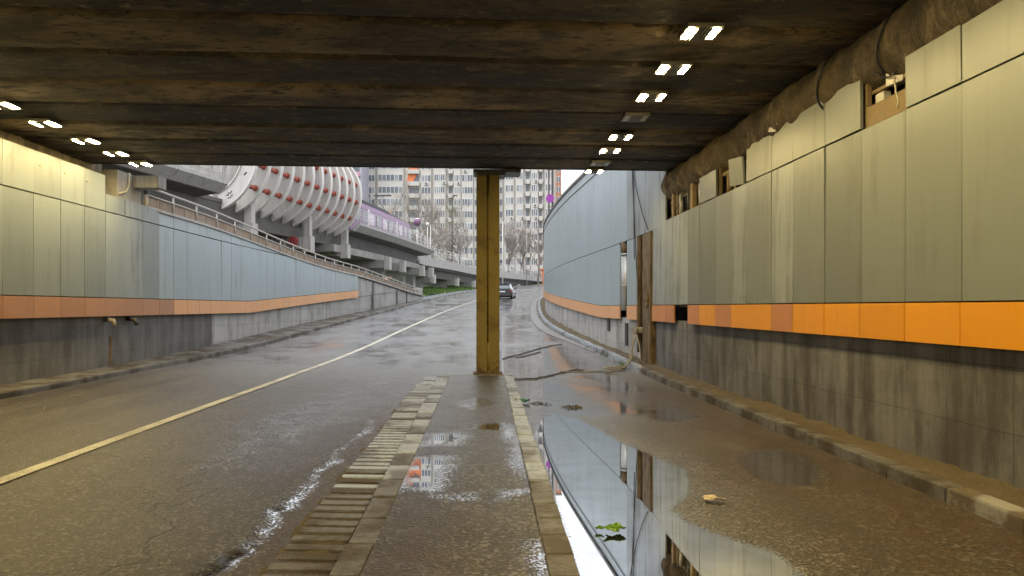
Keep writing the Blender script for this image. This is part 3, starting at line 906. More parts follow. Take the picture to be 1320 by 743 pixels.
# rusted post in the gap next to the portal
rp = empty('rusted_post', (4.35, 17.5, 0), 'rusted riveted steel post standing in a gap of the right wall', 'post')
mb = MB(); mb.box(4.26, 4.55, 16.96, 17.02, .03, 3.48); mb.box(4.26, 4.30, 17.02, 17.75, .05, 3.48); mb.box(4.30, 4.5, 17.70, 17.76, .05, 3.48)
for z in np.arange(.5, 3.3, .28):
    for dx in (4.31, 4.38):
        mb.obox((dx, 16.955, z), (.03, .02, .03))
rel(mb, 'shaft', M['rust'], rp)
mb = MB(); mb.box(4.2, 4.6, 16.91, 17.85, -.05, .06); rel(mb, 'foot_plate', M['rust'], rp)
mb = MB(); mb.box(4.2, 4.258, 17.05, 17.5, 1.78, 1.95); mb.box(4.22, 4.258, 17.1, 17.4, 1.62, 1.779); rel(mb, 'bracket', M['rust'], rp)
mb = MB(); mb.tube([(4.34, 18.2, .6), (4.34, 18.2, 3.48)], .035, 8); mb.box(4.22, 4.30, 18.1, 18.2, .4, 3.48)
tag(mb.build('conduit', M['rust']), 'thin rusty conduit in the wall gap behind the rusted post', 'conduit')

# stub pipe and the hoses hanging out of it
def sag(a, b, n=14, s=.2, wob=.02, seed=1):
    rnd = random.Random(seed); a, b = Vector(a), Vector(b); out = []
    for i in range(n + 1):
        t = i / n; p = a.lerp(b, t)
        p.z -= s * 4 * t * (1 - t)
        if 0 < i < n: p += Vector((rnd.uniform(-wob, wob), rnd.uniform(-wob, wob), rnd.uniform(-wob, wob)))
        out.append(p)
    return out
mb = MB(); mb.tube([(4.5, 18.05, .98), (4.12, 17.95, .98)], .09, 12); mb.tube([(4.14, 17.96, .98), (4.08, 17.94, .98)], .11, 12)
tag(mb.build('stub_pipe', M['rag']), 'short pipe stub poking out of the wall gap above the hoses', 'pipe')
gz = lambda x, y: float(zroad(x, y))
hz = [(4.1, 17.9, .9), (4.02, 17.8, .66), (3.95, 17.6, .36), (3.8, 17.2, .17), (3.62, 16.9, .11), (3.35, 16.7, .10)]
mb = MB()
for k in range(3):
    pts = [(x + random.uniform(-.05, .05), y + random.uniform(-.06, .06) + k * .05, z + k * .012) for x, y, z in hz]
    mb.tube(pts, .019 - .003 * k, 8)
pts = [(3.45, 16.7, .11), (3.2, 16.8, .115), (3.05, 16.6, .11), (3.2, 16.45, .105), (3.5, 16.5, .12), (3.6, 16.75, .12)]
mb.tube(pts, .02, 7)
tag(mb.build('hose_bundle', M['rag']), 'tangle of pale dirty hoses hanging from the wall stub down to the kerb', 'hose')
hz2 = [(4.12, 17.86, .88), (4.17, 17.7, .6), (4.15, 17.5, .33), (4.12, 17.4, .2)]
mb = MB(); mb.tube(hz2, .02, 7)
tag(mb.build('hose', M['rag']), 'single pale hose hanging straight down beside the hose tangle', 'hose')
def ground_cable(name, pts, r, mat, lab, n=40, amp=.05, seed=2):
    fx = np.interp(np.linspace(0, 1, n), np.linspace(0, 1, len(pts)), [p[0] for p in pts])
    fy = np.interp(np.linspace(0, 1, n), np.linspace(0, 1, len(pts)), [p[1] for p in pts])
    rnd = random.Random(seed); mb = MB(); out = []
    for x, y in zip(fx, fy):
        x += rnd.uniform(-amp, amp) * .5; y += rnd.uniform(-amp, amp)
        out.append((x, y, gz(x, y) + r * .8 + .006))
    mb.tube(out, r, 6)
    return tag(mb.build(name, mat), lab, 'cable')
def gp(px, py):
    Y = 15.0
    for _ in range(30):
        Y = (1.6 - float(zr(Y))) * 880 / (py - 396.0)
    return ((px - 617) / 880 * Y, Y)
ground_cable('cable', [gp(*p) for p in [(646, 490), (690, 489), (718, 483), (745, 477), (752, 479)]], .015, M['mudclump'], 'muddy cable lying on the road from the column foot')
ground_cable('cable', [gp(*p) for p in [(722, 480.5), (760, 480), (800, 479), (806, 476)]], .012, M['rag'], 'pale cable lying on the road up to the hose tangle', seed=5)
ground_cable('cable', [gp(*p) for p in [(648, 463), (668, 458), (695, 450), (712, 446), (725, 443)]], .015, M['mudclump'], 'dark cable lying across the wet road beyond the column', seed=7)
ground_cable('cable', [gp(*p) for p in [(665, 462), (680, 459), (697, 454.5)]], .014, M['mudclump'], 'short dark cable end on the wet road beyond the column', seed=8, n=14)

# hanging cables on the blue wall
for k, (ya, za, yb, zb, s, lab) in enumerate([(19.1, 6.0, 17.2, 3.55, .3, 'slack black cable swinging across the top of the blue wall'),
                                       (18.75, 6.3, 18.6, 2.9, .02, 'long thin black cable hanging straight down the blue wall'),
                                       (18.95, 6.2, 18.2, 1.8, .15, 'black cable curving down the blue wall to the rusted post')]):
    mb = MB(); pts = sag((wallR(ya) - .03, ya, za), (wallR(yb) - .03, yb, zb), 16, s, .008, k)
    mb.tube([(wallR(p.y) - .03, p.y, p.z) for p in pts], .012, 6)
    tag(mb.build('hanging_cable', M['cable']), lab, 'cable')

# ---- left wall: underpass part and the part climbing beyond
lw = empty('left_retaining_wall', (-8.1, 20, 0), 'long grey panelled wall with dusty orange band along the left side', 'wall')
lw.name = 'side_wall'
mb = MB(); slab_along(mb, lambda y: wallL(y) - .399, lambda y: wallL(y) - .12, -12, 21, lambda y: float(zr(y)) - .4, lambda y: min(zorL(y) - .36, topL(y) - .1), step=1.1)
rel(mb, 'base', M['base_left'], lw)
mb = MB(); slab_along(mb, lambda y: wallL(y) - .5, lambda y: wallL(y) - .12, 21.004, 60, lambda y: float(zr(y)) - .4, lambda y: min(zorL(y) - .36, topL(y) - .1), step=1.2)
rel(mb, 'base', M['base_out'], lw)
mb = MB(); slab_along(mb, lambda y: wallL(y) - .9, lambda y: wallL(y) - .4, -12, 15.4, lambda y: -.4, lambda y: ZC + .3, step=2)
rel(mb, 'upper_wall', M['muck_wall'], lw)
mb = MB(); slab_along(mb, lambda y: wallL(y) - .9, lambda y: wallL(y) - .5, 15.4, 60, lambda y: float(zr(y)) - .4, lambda y: topL(y) - .06, step=2)
rel(mb, 'back_wall', M['conc_dark'], lw)
mb = MB(); slab_along(mb, lambda y: wallL(y) - .5, lambda y: wallL(y) - .08, 39.1, 60, lambda y: zorL(y) - .355, lambda y: topL(y) - .06, step=1.2)
rel(mb, 'upper_facing', M['base_out'], lw)
ys = [11.61 - .82 * k for k in range(19, 0, -1)] + [11.61, 12.42, 13.22, 14.03, 14.82, 15.63, 16.46, 17.3]
while ys[-1] < 38.6: ys.append(ys[-1] + .83)
for a, b in zip(ys[:-1], ys[1:]):
    mid = (a + b) / 2
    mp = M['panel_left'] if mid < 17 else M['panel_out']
    if abs(a - 15.63) < .01: mp = M['panel_streaked']
    tp = lambda y: min(3.665, topL(y) - .02)
    mb = MB(); panel(mb, wallL, -1, a, b, zorL(a) + .012, tp(a), zorL(b) + .012, tp(b), gap=.006)
    rel(mb, 'cladding_panel', mp, lw)
    mb = MB(); panel(mb, wallL, -1, a, b, zorL(a) - .40, zorL(a) - .006, zorL(b) - .40, zorL(b) - .006, off=.012)
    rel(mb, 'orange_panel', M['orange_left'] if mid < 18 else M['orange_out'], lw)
    if topL(mid) > 3.72:
        t_ = 4.46 if b < 14.9 else topL(mid) + (.06 if b < 17.4 else -.01)
        t0, t1 = (t_, t_) if b < 17.4 else (topL(a) - .01, topL(b) - .01)
        mb = MB(); panel(mb, wallL, -1, a, b, 3.69, t0, 3.69, t1, tilt=(random.uniform(-.008, .008), random.uniform(-.008, .008)))
        rel(mb, 'upper_panel', mp, lw)
mb = MB(); slab_along(mb, lambda y: wallL(y) - .55, lambda y: wallL(y) + .05, 17.3, 60, lambda y: topL(y) - .005, lambda y: topL(y) + .05, step=1.2)
rel(mb, 'coping', M['conc_light'], lw)
# pilaster strips in the stone part
mb = MB()
for yy, w in ((42.6, .55), (49.6, .3), (53.0, .2)):
    mb.box(wallL(yy) - .14, wallL(yy) - .045, yy - w / 2, yy + w / 2, float(zr(yy)) + .1, topL(yy) - .07)
rel(mb, 'joint_strip', M['conc_dark'], lw)

# small clutter on the left wall
for k, yy in enumerate((15.0, 15.95)):
    mb = MB(); mb.tube([(-8.25, yy, 1.33), (-8.0, yy - .05, 1.30), (-7.96, yy - .05, 1.18)], .05, 8)
    tag(mb.build('pipe_elbow', M['rag' if k == 0 else 'steel_dark']), ['dirty bent pipe stub under the left orange band', 'smaller dark pipe stub under the left orange band'][k], 'pipe')
mb = MB(); mb.box(-8.235, -8.2, 15.2, 15.28, .32, .95); 
tag(mb.build('metal_strip', M['rust']), 'short rusty upright strip low on the left wall', 'strip')
for k, yy in enumerate((11.75, 12.55, 13.3, 14.1, 9.9)):
    mb = MB(); mb.tube([(-8.58, yy, 4.7), (-8.56, yy + .02, 4.4), (-8.2, yy + .04, 4.28), (-8.07, yy + .04, 4.2)], .014, 6)
    mb.box(-8.60, -8.5, yy + .06, yy + .2, 4.42, 4.58, 1)
    tag(mb.build('cable_drop', [M['cable_pale'], M['box_grey']]), ['thin cable drop with grey box above the left panels, %s' % w for w in
        ('second from the left', 'third from the left', 'fourth from the left', 'closest to the exit', 'at the left edge')][k], 'cable', 'cable drops above the left wall panels')
mb = MB(); mb.tube([(-8.13, 15.9, 4.72), (-8.12, 15.86, 4.42), (-8.12, 15.7, 4.24), (-8.14, 15.42, 4.16)], .02, 7)
tag(mb.build('bent_conduit', M['cable_pale']), 'pale conduit bent in a quarter curve by the left bridge pier', 'conduit')

# ------------------------------------------------------------------ bridge over the road
sk = lambda x: .0635 * (x - 4.3)
br = empty('overpass', (-2, 5, ZC), 'dark soot-stained concrete bridge deck spanning the whole road overhead', 'bridge')
yb0 = 15.72; wB = 1.13
for k in range(26):
    b1 = yb0 - k * wB; b0 = b1 - wB
    mb = MB()
    xs = np.linspace(-8.9, 5.2, 60); tt = np.linspace(0, 1, 13)
    dz = random.uniform(-.045, .03)
    rows = []
    for x in xs:
        row = []
        for t in tt:
            y = b0 + .004 + (wB - .008) * t + sk(x)
            ch = .04 if t in (tt[0], tt[-1]) else 0
            n = mnoise.noise((x * .35 + k * 7, t * 3.1, k * 3.3)) * .010 + mnoise.noise((x * 1.7, t * 9 + k, 4.2)) * .006
            row.append((x, y, ZC + ch + dz + (n if not ch else 0)))
        y1 = b1 - .004 + sk(x); y0_ = b0 + .004 + sk(x)
        row += [(x, y1, ZC + 1.2), (x, y0_, ZC + 1.2)]
        rows.append(row)
    mb.sweep(rows, closed=True, uv=False)
    rel(mb, 'beam', M['soffit'], br)
mb = MB()
rows = [[(x, yb0 + sk(x) + .004, ZC - .0), (x, yb0 + sk(x) + .16, ZC + .03), (x, yb0 + sk(x) + .16, ZC + 1.6), (x, yb0 + sk(x) + .004, ZC + 1.6)] for x in np.linspace(-9.5, 5.3, 16)]
mb.sweep(rows, closed=True)
rel(mb, 'edge_beam', M['soffit'], br)
mb = MB(); mb.box(-10.5, 6, -14, 15.0, ZC + 1.22, ZC + 1.5); rel(mb, 'deck_slab', M['conc_dark'], br)

# left bridge pier at the portal
mb = MB(); mb.box(-9.0, -8.16, 15.42, 16.5, 3.0, ZC - .02); mb.box(-8.9, -7.55, 16.1, 16.498, 4.42, ZC - .03)
tag(mb.build('bridge_pier', M['conc']), 'grey concrete pier with a bracket head at the left end of the bridge', 'pier')

# right side duct
def build_duct():
    mb = MB(); rows = []
    ys = np.arange(-12, 15.9, .07)
    for y in ys:
        row = []
        g = 0
        for jy in (3.1, 5.4, 7.35, 8.6, 9.9, 11.2, 12.2, 13.2, 14.1, 15.0):
            g += math.exp(-((y - jy) / .05) ** 2)
        ag = float(sstep(6.8, 8.2, y))
        for k in range(15):
            a = math.pi * (.42 + .95 * k / 14)
            r = .42 - .03 * g + .012 * math.sin(y * 9) * ag + ag * (-.07 * (1 - abs(mnoise.noise((y * 2.3 + k * .12, k * .22, 3.0)))) ** 4 + .045 * mnoise.noise((y * 1.6, k * .35, 1.0)) + .022 * mnoise.noise((y * 4.5, k * .8, 7.0)))
            row.append((4.62 + r * math.cos(a), y, 4.38 + r * math.sin(a)))
        rows.append(row)
    mb.sweep(rows, smooth=True)
    tag(mb.build('wrapped_duct', M['duct'], normals=False), 'thick mouldy wrapped duct running along the top of the right wall', 'duct')
build_duct()
for k, (yy, lab) in enumerate([(5.4, 'black cable looped round the duct near the top right corner'), (7.4, 'black cable looped round the duct above the missing panel'), (8.6, 'black strap cable round the duct beyond the missing panel')]):
    mb = MB(); pts = []
    for i in range(14):
        a = math.pi * (.5 + .75 * i / 13)
        pts.append((4.62 + .44 * math.cos(a), yy - .18 * math.sin(i * .35) - (.35 * i / 13 if k == 1 else .25 * i / 13), 4.38 + .44 * math.sin(a)))
    mb.tube(pts, .014, 6)
    tag(mb.build('duct_cable', M['cable']), lab, 'cable')
# junction boxes and cables in the gap of the missing panel
mb = MB(); mb.obox((4.44, 7.22, 4.06), (.12, .2, .2), (0, 0, .3))
tag(mb.build('junction_box', M['white_box']), 'white electrical box with loose wires where a top panel is missing', 'electrical box')
mb = MB(); mb.box(4.42, 4.5, 7.45, 7.6, 3.86, 3.96)
tag(mb.build('wall_socket', M['white_box']), 'small cream box next to the white electrical box in the panel gap', 'electrical box')
for k, (a, b, s, lab) in enumerate([((4.40, 7.3, 4.15), (4.33, 7.06, 3.66), -.12, 'thin wire curling out of the white electrical box'),
                                    ((4.28, 7.5, 4.28), (4.36, 7.12, 4.08), .12, 'looped black wire above the white electrical box')]):
    mb = MB(); mb.tube(sag(a, b, 14, s, .012, 9 + k), .009, 5)
    tag(mb.build('loose_wire', M['cable_pale' if k == 0 else 'cable']), lab, 'wire')
mb = MB(); mb.obox((4.28, 9.9, 4.17), (.06, .16, .06), (.2, .1, .2)); mb.tube(sag((4.28, 9.85, 4.2), (4.24, 9.7, 4.2), 8, -.06, .005), .008, 5)
tag(mb.build('cable_clip', M['white_box']), 'small white clip dangling from the duct over the top panels', 'clip')
# exposed brackets, lamps and pipes near the portal where the top row is gone
rb = random.Random(5)
for k, yy in enumerate((13.55, 14.25, 14.85)):
    mb = MB(); mb.tube([(4.42, yy, 3.62), (4.42, yy + .03, 4.05)], .05 + .01 * (k % 2), 9); mb.tube([(4.42, yy + .03, 4.05), (4.5, yy + .1, 4.2)], .035, 7)
    tag(mb.build('exposed_pipe', M[('steel', 'steel_dark', 'steel')[k]]), ('bright metal pipe end in the open bay next to the tilted panels', 'dark pipe end in the middle of the open wall bay', 'bright metal pipe end next to the bridge portal')[k], 'pipe')
for k, yy in enumerate((13.9, 15.25)):
    mb = MB(); mb.box(4.33, 4.42, yy - .07, yy + .07, 3.6, 4.25 - .1 * k)
    tag(mb.build('timber_upright', M['wood']), ('yellowish upright board in the middle of the open wall bay', 'yellowish upright board at the portal end of the open bay')[k], 'board')
mb = MB()
for i in range(9):
    y0 = rb.uniform(13.4, 15.5); mb.tube(sag((4.4, y0, 4.3), (4.38, y0 + rb.uniform(-.5, .5), 3.62), 9, rb.uniform(-.1, .15), .03, i), .010, 5)
tag(mb.build('cable_tangle', M['cable']), 'tangle of dark cables hanging in the open bay by the portal', 'cable')
mb = MB(); mb.box(4.38, 4.46, 11.62, 11.70, 3.6, 4.1); mb.box(4.4, 4.46, 11.7, 12.3, 3.95, 4.0); mb.tube([(4.42, 12.0, 3.62), (4.42, 12.0, 3.95)], .06, 8)
tag(mb.build('panel_bracket', M['wood']), 'bare mounting bracket in the narrow gap between two top panels', 'bracket')

# ------------------------------------------------------------------ ceiling lights
def make_light(lit):
    parts = []
    mb = MB(); mb.box(-.20, .20, -.20, .20, -.0, .045)
    for i in range(5):
        x = -.075 + .0375 * i
        mb.box(x - .007, x + .007, -.17, .17, -.022, -.002)
    parts.append(('housing', mb, M['lamp_house']))
    for sx in (-1, 1):
        mb = MB(); mb.box(sx * .14 - .036, sx * .14 + .036, -.14, .14, -.008, .003)
        parts.append(('lamp_panel', mb, M['lamp'] if lit else M['lamp_off']))
    return parts
ORD = ['nearest', 'second', 'third', 'fourth', 'fifth', 'sixth', 'seventh', 'eighth', 'ninth', 'tenth', 'eleventh', 'twelfth', 'thirteenth', 'fourteenth', 'fifteenth', 'sixteenth', 'seventeenth', 'eighteenth', 'nineteenth', 'twentieth']
meshes = {}
for lit in (True, False):
    meshes[lit] = []
    for nm, mb, mt in make_light(lit):
        o = mb.build(nm, mt); meshes[lit].append((nm, o.data)); bpy.data.objects.remove(o)
def place_lights(x_fn, ys, unlit, side):
    for i, y in enumerate(ys):
        lit = i not in unlit
        w = ORD[i] if i else 'nearest one'
        root = empty('ceiling_light', (x_fn(y), y, ZC - .05),
                     '%s twin-panel ceiling light, %s from the exit in the row along the %s wall' % ('lit' if lit else 'unlit', ('first' if i == 0 else ORD[i]), side), 'ceiling light', 'ceiling lights under the bridge')
        for nm, me in meshes[lit]:
            link(bpy.data.objects.new(nm, me), root)
ysR = [15.55, 14.7, 13.5, 12.4, 11.15, 10.05, 8.86, 7.69] + [7.69 - 1.13 * k for k in range(1, 9)]
place_lights(lambda y: 2.5 + .13 * max(0, y - 7.7) / 8, ysR, (1, 4), 'right')
ysL = [14.75, 13.75, 12.7, 11.5, 10.45] + [10.45 - 1.13 * k for k in range(1, 11)]
place_lights(lambda y: -7.3, ysL, (), 'left')

# ------------------------------------------------------------------ column
cr = empty('steel_column', (.21, 15.5, .03), 'mustard yellow twin steel column in the middle of the road', 'column')
for x0, x1 in ((-.052, .185), (.228, .47)):
    mb = MB(); mb.box(x0, x1, 15.36, 15.72, .10, 4.62)
    rel(mb, 'shaft', M['mustard'], cr)
mb = MB(); mb.box(.1855, .2275, 15.52, 15.70, .10, 4.62); rel(mb, 'web_plate', M['mustard'], cr)
mb = MB(); mb.tube([(.213, 15.38, .12), (.213, 15.375, .8)], .03, 10); mb.tube([(.213, 15.385, .8), (.213, 15.385, 4.0), (.235, 15.35, 4.15), (.26, 15.34, 4.35), (.265, 15.36, 4.6)], .019, 9)
for z in (.78, 1.75, 2.55): mb.obox((.213, 15.39, z), (.075, .05, .03))
rel(mb, 'conduit', M['mustard'], cr)
mb = MB(); mb.box(-.12, .54, 15.28, 15.8, .065, .115); mb.obox((.18, 15.30, .14), (.12, .08, .05), (0, 0, .4)); rel(mb, 'base_plate', M['rust'], cr)
mb = MB(); mb.box(-.12, .95, 15.3, 15.9, 4.62, 4.69); mb.box(-.02, .6, 15.33, 15.86, 4.565, 4.62); rel(mb, 'head_plate', M['steel_dark'], cr)

# ------------------------------------------------------------------ litter in and by the puddle
def blob(name, x, y, r, h, mat, lab, cat, seed, n=28, sy=.7):
    rnd = random.Random(seed); mb = MB()
    for i in range(n):
        a = rnd.uniform(0, 2 * math.pi); d = r * math.sqrt(rnd.random())
        px, py = x + d * math.cos(a), y + d * math.sin(a) * sy
        s = rnd.uniform(.25, .6) * r * .35
        c = Vector((px, py, gz(px, py) + .01 + rnd.random() * h * (1 - d / r)))
        mb.obox(c, (s, s * rnd.uniform(.4, 1), s * .35), (rnd.uniform(-.6, .6), rnd.uniform(-.6, .6), rnd.uniform(0, 3)))
    return tag(mb.build(name, mat), lab, cat)
x, y = gp(737, 526); blob('debris_pile', x, y, .17, .05, M['mudclump'], 'flat heap of dark muddy debris on the wet road near the column', 'debris', 1, 60)
x, y = gp(692, 520.5); blob('debris_clump', x, y, .11, .03, M['mudclump'], 'small clump of brown debris next to the green scrap', 'debris', 2, 50)
x, y = gp(705, 522); blob('debris_clump', x, y, .08, .03, M['mudclump'], 'tiny dark lump of debris beside the brown clump', 'debris', 3, 30)
x, y = gp(1010, 571); blob('pebble_cluster', x + .3, y, .05, .02, M['mudclump'], 'few small stones lying on the road near the right kerb', 'stones', 4, 5)
def sheet(name, x, y, w, d, mat, lab, cat, seed, rz=0, lobes=5, amp=.02):
    mb = MB(); rnd = random.Random(seed); n = 28; c = Vector((x, y, gz(x, y) + .022))
    ring = []
    for ri in range(1, 5):
        row = []
        for i in range(n):
            a = 2 * math.pi * i / n
            rr = (ri / 4) * (1 + .28 * math.sin(lobes * a + seed) + .16 * math.sin(2 * a + seed * 2) + rnd.uniform(-.06, .06))
            px, py = rr * w * math.cos(a), rr * d * math.sin(a)
            q = Vector((px * math.cos(rz) - py * math.sin(rz), px * math.sin(rz) + py * math.cos(rz), amp * (1 + math.sin(3 * a + ri)) * ri / 4 * .6 + rnd.uniform(0, amp * .4)))
            row.append(c + q)
        ring.append(row)
    for i in range(n):
        mb.face([c + Vector((0, 0, amp)), ring[0][i], ring[0][(i + 1) % n]])
        for r_ in range(3):
            mb.face([ring[r_][i], ring[r_ + 1][i], ring[r_ + 1][(i + 1) % n], ring[r_][(i + 1) % n]])
    o = mb.build(name, mat)
    so = o.modifiers.new('thickness', 'SOLIDIFY'); so.thickness = .004
    return tag(o, lab, cat)
x, y = gp(792, 687); sheet('wet_leaf', x, y, .072, .055, M['leaf'], 'bright green crumpled leaf floating in the long puddle', 'leaf', 3, .1, 5, .022)
x, y = gp(773, 685.5); sheet('leaf_scrap', x, y, .03, .02, M['leaf'], 'small green leaf tip beside the larger green leaf', 'leaf', 5, .3, 3, .01)
x, y = gp(918, 647); sheet('paper_scrap', x, y, .085, .05, M['paper'], 'crumpled cream paper scrap on the road right of the puddle', 'paper', 8, -.4, 3, .018)
x, y = gp(674, 520); sheet('plastic_scrap', x, y, .10, .09, M['teal'], 'crushed green plastic scrap by the median kerb', 'litter', 4, .2, 3, .04)
x, y = gp(183, 524.5); sheet('paper_flake', x, y, .03, .02, M['paper'], 'tiny yellow flake lying in the far left lane', 'litter', 6, .2, 3, .006)
for k, (a, b) in enumerate(((1, 12), (2, 9))):
    pass

# ------------------------------------------------------------------ railing on the left wall
rl = empty('wall_railing', (-8.2, 17, 4), 'low parapet railing with brown panels and pipe rails on top of the left wall', 'railing')
mbp, mbr, mbt = MB(), MB(), MB()
ysr = list(np.arange(16.75, 58.6, .75))
for a, b in zip(ysr[:-1], ysr[1:]):
    mb = MB()
    x0, x1 = wallL(a) - .08, wallL(b) - .08
    za, zb = topL(a) + .07, topL(b) + .07
    hh = .27
    mb.hexa([(x0, a + .02, za), (x1, b - .02, zb), (x1 - .06, b - .02, zb), (x0 - .06, a + .02, za)], [(x0, a + .02, za + hh), (x1, b - .02, zb + hh), (x1 - .06, b - .02, zb + hh), (x0 - .06, a + .02, za + hh)])
    rel(mb, 'infill_panel', M['rail_panel'], rl)
for dz, r in ((.07, .022), (.36, .022), (.56, .03)):
    mb = MB(); mb.tube([(wallL(y) - .06, y, topL(y) + dz) for y in ysr], r, 7); rel(mb, 'rail', M['rail_pipe'], rl)
for k, y in enumerate(ysr[::2]):
    mb = MB(); mb.tube([(wallL(y) - .06, y, topL(y) + .0), (wallL(y) - .06, y, topL(y) + .55)], .024, 6); rel(mb, 'rail_post', M['rail_pipe'], rl)
mb = MB(); mb.tube([(-8.12, 16.72, 3.95), (-8.12, 16.72, 4.73)], .03, 8); mb.obox((-8.12, 16.7, 4.42), (.1, .1, .12), m=1)
tag(mb.build('white_post', [M['rail_white'], M['steel_dark']]), 'thin white post where the left railing meets the bridge pier', 'post')

# fill behind the left wall and the wall behind the viaduct
mb = MB(); rows = []
for y in np.arange(15.5, 61, 1.5):
    z = topL(y) - .12
    rows.append([(wallL(y) - .9, y, z), (wallL(y) - 30, y, z + .6)])
mb.sweep(rows); structure(mb.build('embankment', M['ground'], normals=False), 'raised ground behind the left wall under the viaduct')

# ------------------------------------------------------------------ tram viaduct
vedge = curve1d([(14, -17.35), (30.8, -13.72), (53, -8.88), (64, -6.85), (76.2, -4.9), (85, -3.2)])
def vdir(y):
    d = Vector(((vedge(y + .2) - vedge(y - .2)) / .4, 1, 0)); d.normalize(); return d
def vp(y, u, z):
    """point u metres right of the deck edge (negative = over the deck)"""
    d = vdir(y); r_ = Vector((d.y, -d.x, 0))
    return Vector((vedge(y), y, 0)) + r_ * u + Vector((0, 0, z))
vi = empty('tram_viaduct', (-12, 40, 3), 'concrete tram viaduct on piers behind the left wall', 'viaduct')
def vsweep(sec, y0, y1, name, mat, step=1.0, root=vi):
    n = max(2, int((y1 - y0) / step) + 1)
    mb = MB(); mb.sweep([[vp(y, u, z) for u, z in sec] for y in np.linspace(y0, y1, n)], closed=True)
    return rel(mb, name, mat, root)
# deck (full width outside the ring zone, narrow inside it)
m = NT('ribbed_fascia')
wv = m.n('ShaderNodeTexWave', wave_type='BANDS', bands_direction='X'); m.l(m.coord('UV', (1.6, 0.0, 1)), wv.inputs['Vector']); wv.inputs['Scale'].default_value = 1.0
st = m.noise(m.coord('UV', (3, .6, 1)), 2.0, 5, .65)
c = m.mix(m.mapr(wv.outputs['Fac'], .3, .6, 0, .35), (.43, .42, .40), (.27, .26, .25)); c = m.mix(m.mapr(st, .5, .7, 0, .7, True), c, (.17, .16, .15))
m.bump(wv.outputs['Fac'], .4, .05); m.set(color=c, rough=.8); M['fascia'] = m.mat
for y0, y1 in ((16, 34.9), (52.2, 76.2)):
    vsweep([(0, 8.0), (.02, 7.86), (-.42, 7.42), (-.6, 7.42), (-.6, 7.55), (-.25, 8.0)], y0, y1, 'edge_fascia', M['fascia'])
    vsweep([(-.6, 7.55), (-.6, 7.43), (-1.7, 7.30), (-6.2, 7.30), (-7.3, 7.43), (-7.3, 7.55)], y0, y1, 'deck_slab', M['conc_dark'])
    vsweep([(-7.3, 8.0), (-7.3, 7.42), (-7.9, 7.8), (-7.9, 8.0)], y0, y1, 'edge_fascia', M['fascia'])
vsweep([(-1.7, 7.5), (-1.7, 7.3), (-4.0, 7.3), (-4.0, 7.5)], 34.9, 52.2, 'deck_slab', M['conc_dark'])
vsweep([(-1.75, 7.298), (-2.0, 6.25), (-4.6, 6.25), (-4.9, 7.298)], 16, 75.5, 'box_girder', M['conc_dark'])
vsweep([(-1.2, 6.24), (-1.2, 5.7), (-5.2, 5.7), (-5.2, 6.24)], 50, 74, 'lower_girder', M['conc'])
def cross_head(y, u0, u1, z0, z1, w):
    mb = MB(); d = vdir(y)
    q = [vp(y, u0, 0) - d * w / 2, vp(y, u1, 0) - d * w / 2, vp(y, u1, 0) + d * w / 2, vp(y, u0, 0) + d * w / 2]
    mb.hexa([p + Vector((0, 0, z0)) for p in q], [p + Vector((0, 0, z1)) for p in q]); return mb
# heads under the ring tube with short posts that carry the ribs
for y in (38.6, 45.6, 51.7):
    rel(cross_head(y + .1, -1.35, -6.4, 5.45, 6.245, 1.5), 'cross_head', M['conc'], vi)
    rel(cross_head(y, -1.32, -.72, 5.3, 6.35, .62), 'bearing_block', M['conc_light'], vi)
    rel(cross_head(y, -1.28, -.84, 6.35, 7.75, .42), 'bearing_post', M['conc_light'], vi)
    rel(cross_head(y + .3, -2.0, -4.6, 2.4, 5.45, 1.2), 'pier', M['conc_dark'], vi)
for y in (59.5, 64.0, 71.5, 75.6):
    rel(cross_head(y, -.55, -6.6, 5.0, 5.695, .8), 'cross_head', M['conc'], vi)
    rel(cross_head(y, -.52, -.02, 4.85, 5.95, .62), 'bearing_block', M['conc_light'], vi)
    rel(cross_head(y + .05, -2.2, -3.4, 1.6, 5.0, .9), 'pier', M['conc'], vi)
# wall closing the space under the viaduct on its far side
vw = MB(); vw.sweep([[vp(y, -8.6, 1.5), vp(y, -8.6, 6.9), vp(y, -9.1, 6.9), vp(y, -9.1, 1.5)] for y in np.linspace(14, 58, 30)], closed=True)
tag(vw.build('abutment_wall', M['conc_dark']), 'dark concrete wall in the shadow behind the viaduct piers', 'wall')
# layered girders at the near left
for k, (u, z0, z1) in enumerate(((-6.3, 4.9, 5.9), (-5.6, 5.95, 6.7), (-5.0, 6.75, 7.29))):
    vsweep([(u, z1), (u, z0), (u - .9, z0), (u - .9, z1)], 16, 37, 'side_girder', M['conc'])

# drain main with a closed flat end beside the first rib
mb = MB(); mb.tube([vp(36.2, -2.35, 7.0), vp(39.5, -2.35, 7.0)], .40, 20)
tag(mb.build('drain_main', M['steel']), 'big grey pipe with a flat closed end below the first white rib', 'pipe')

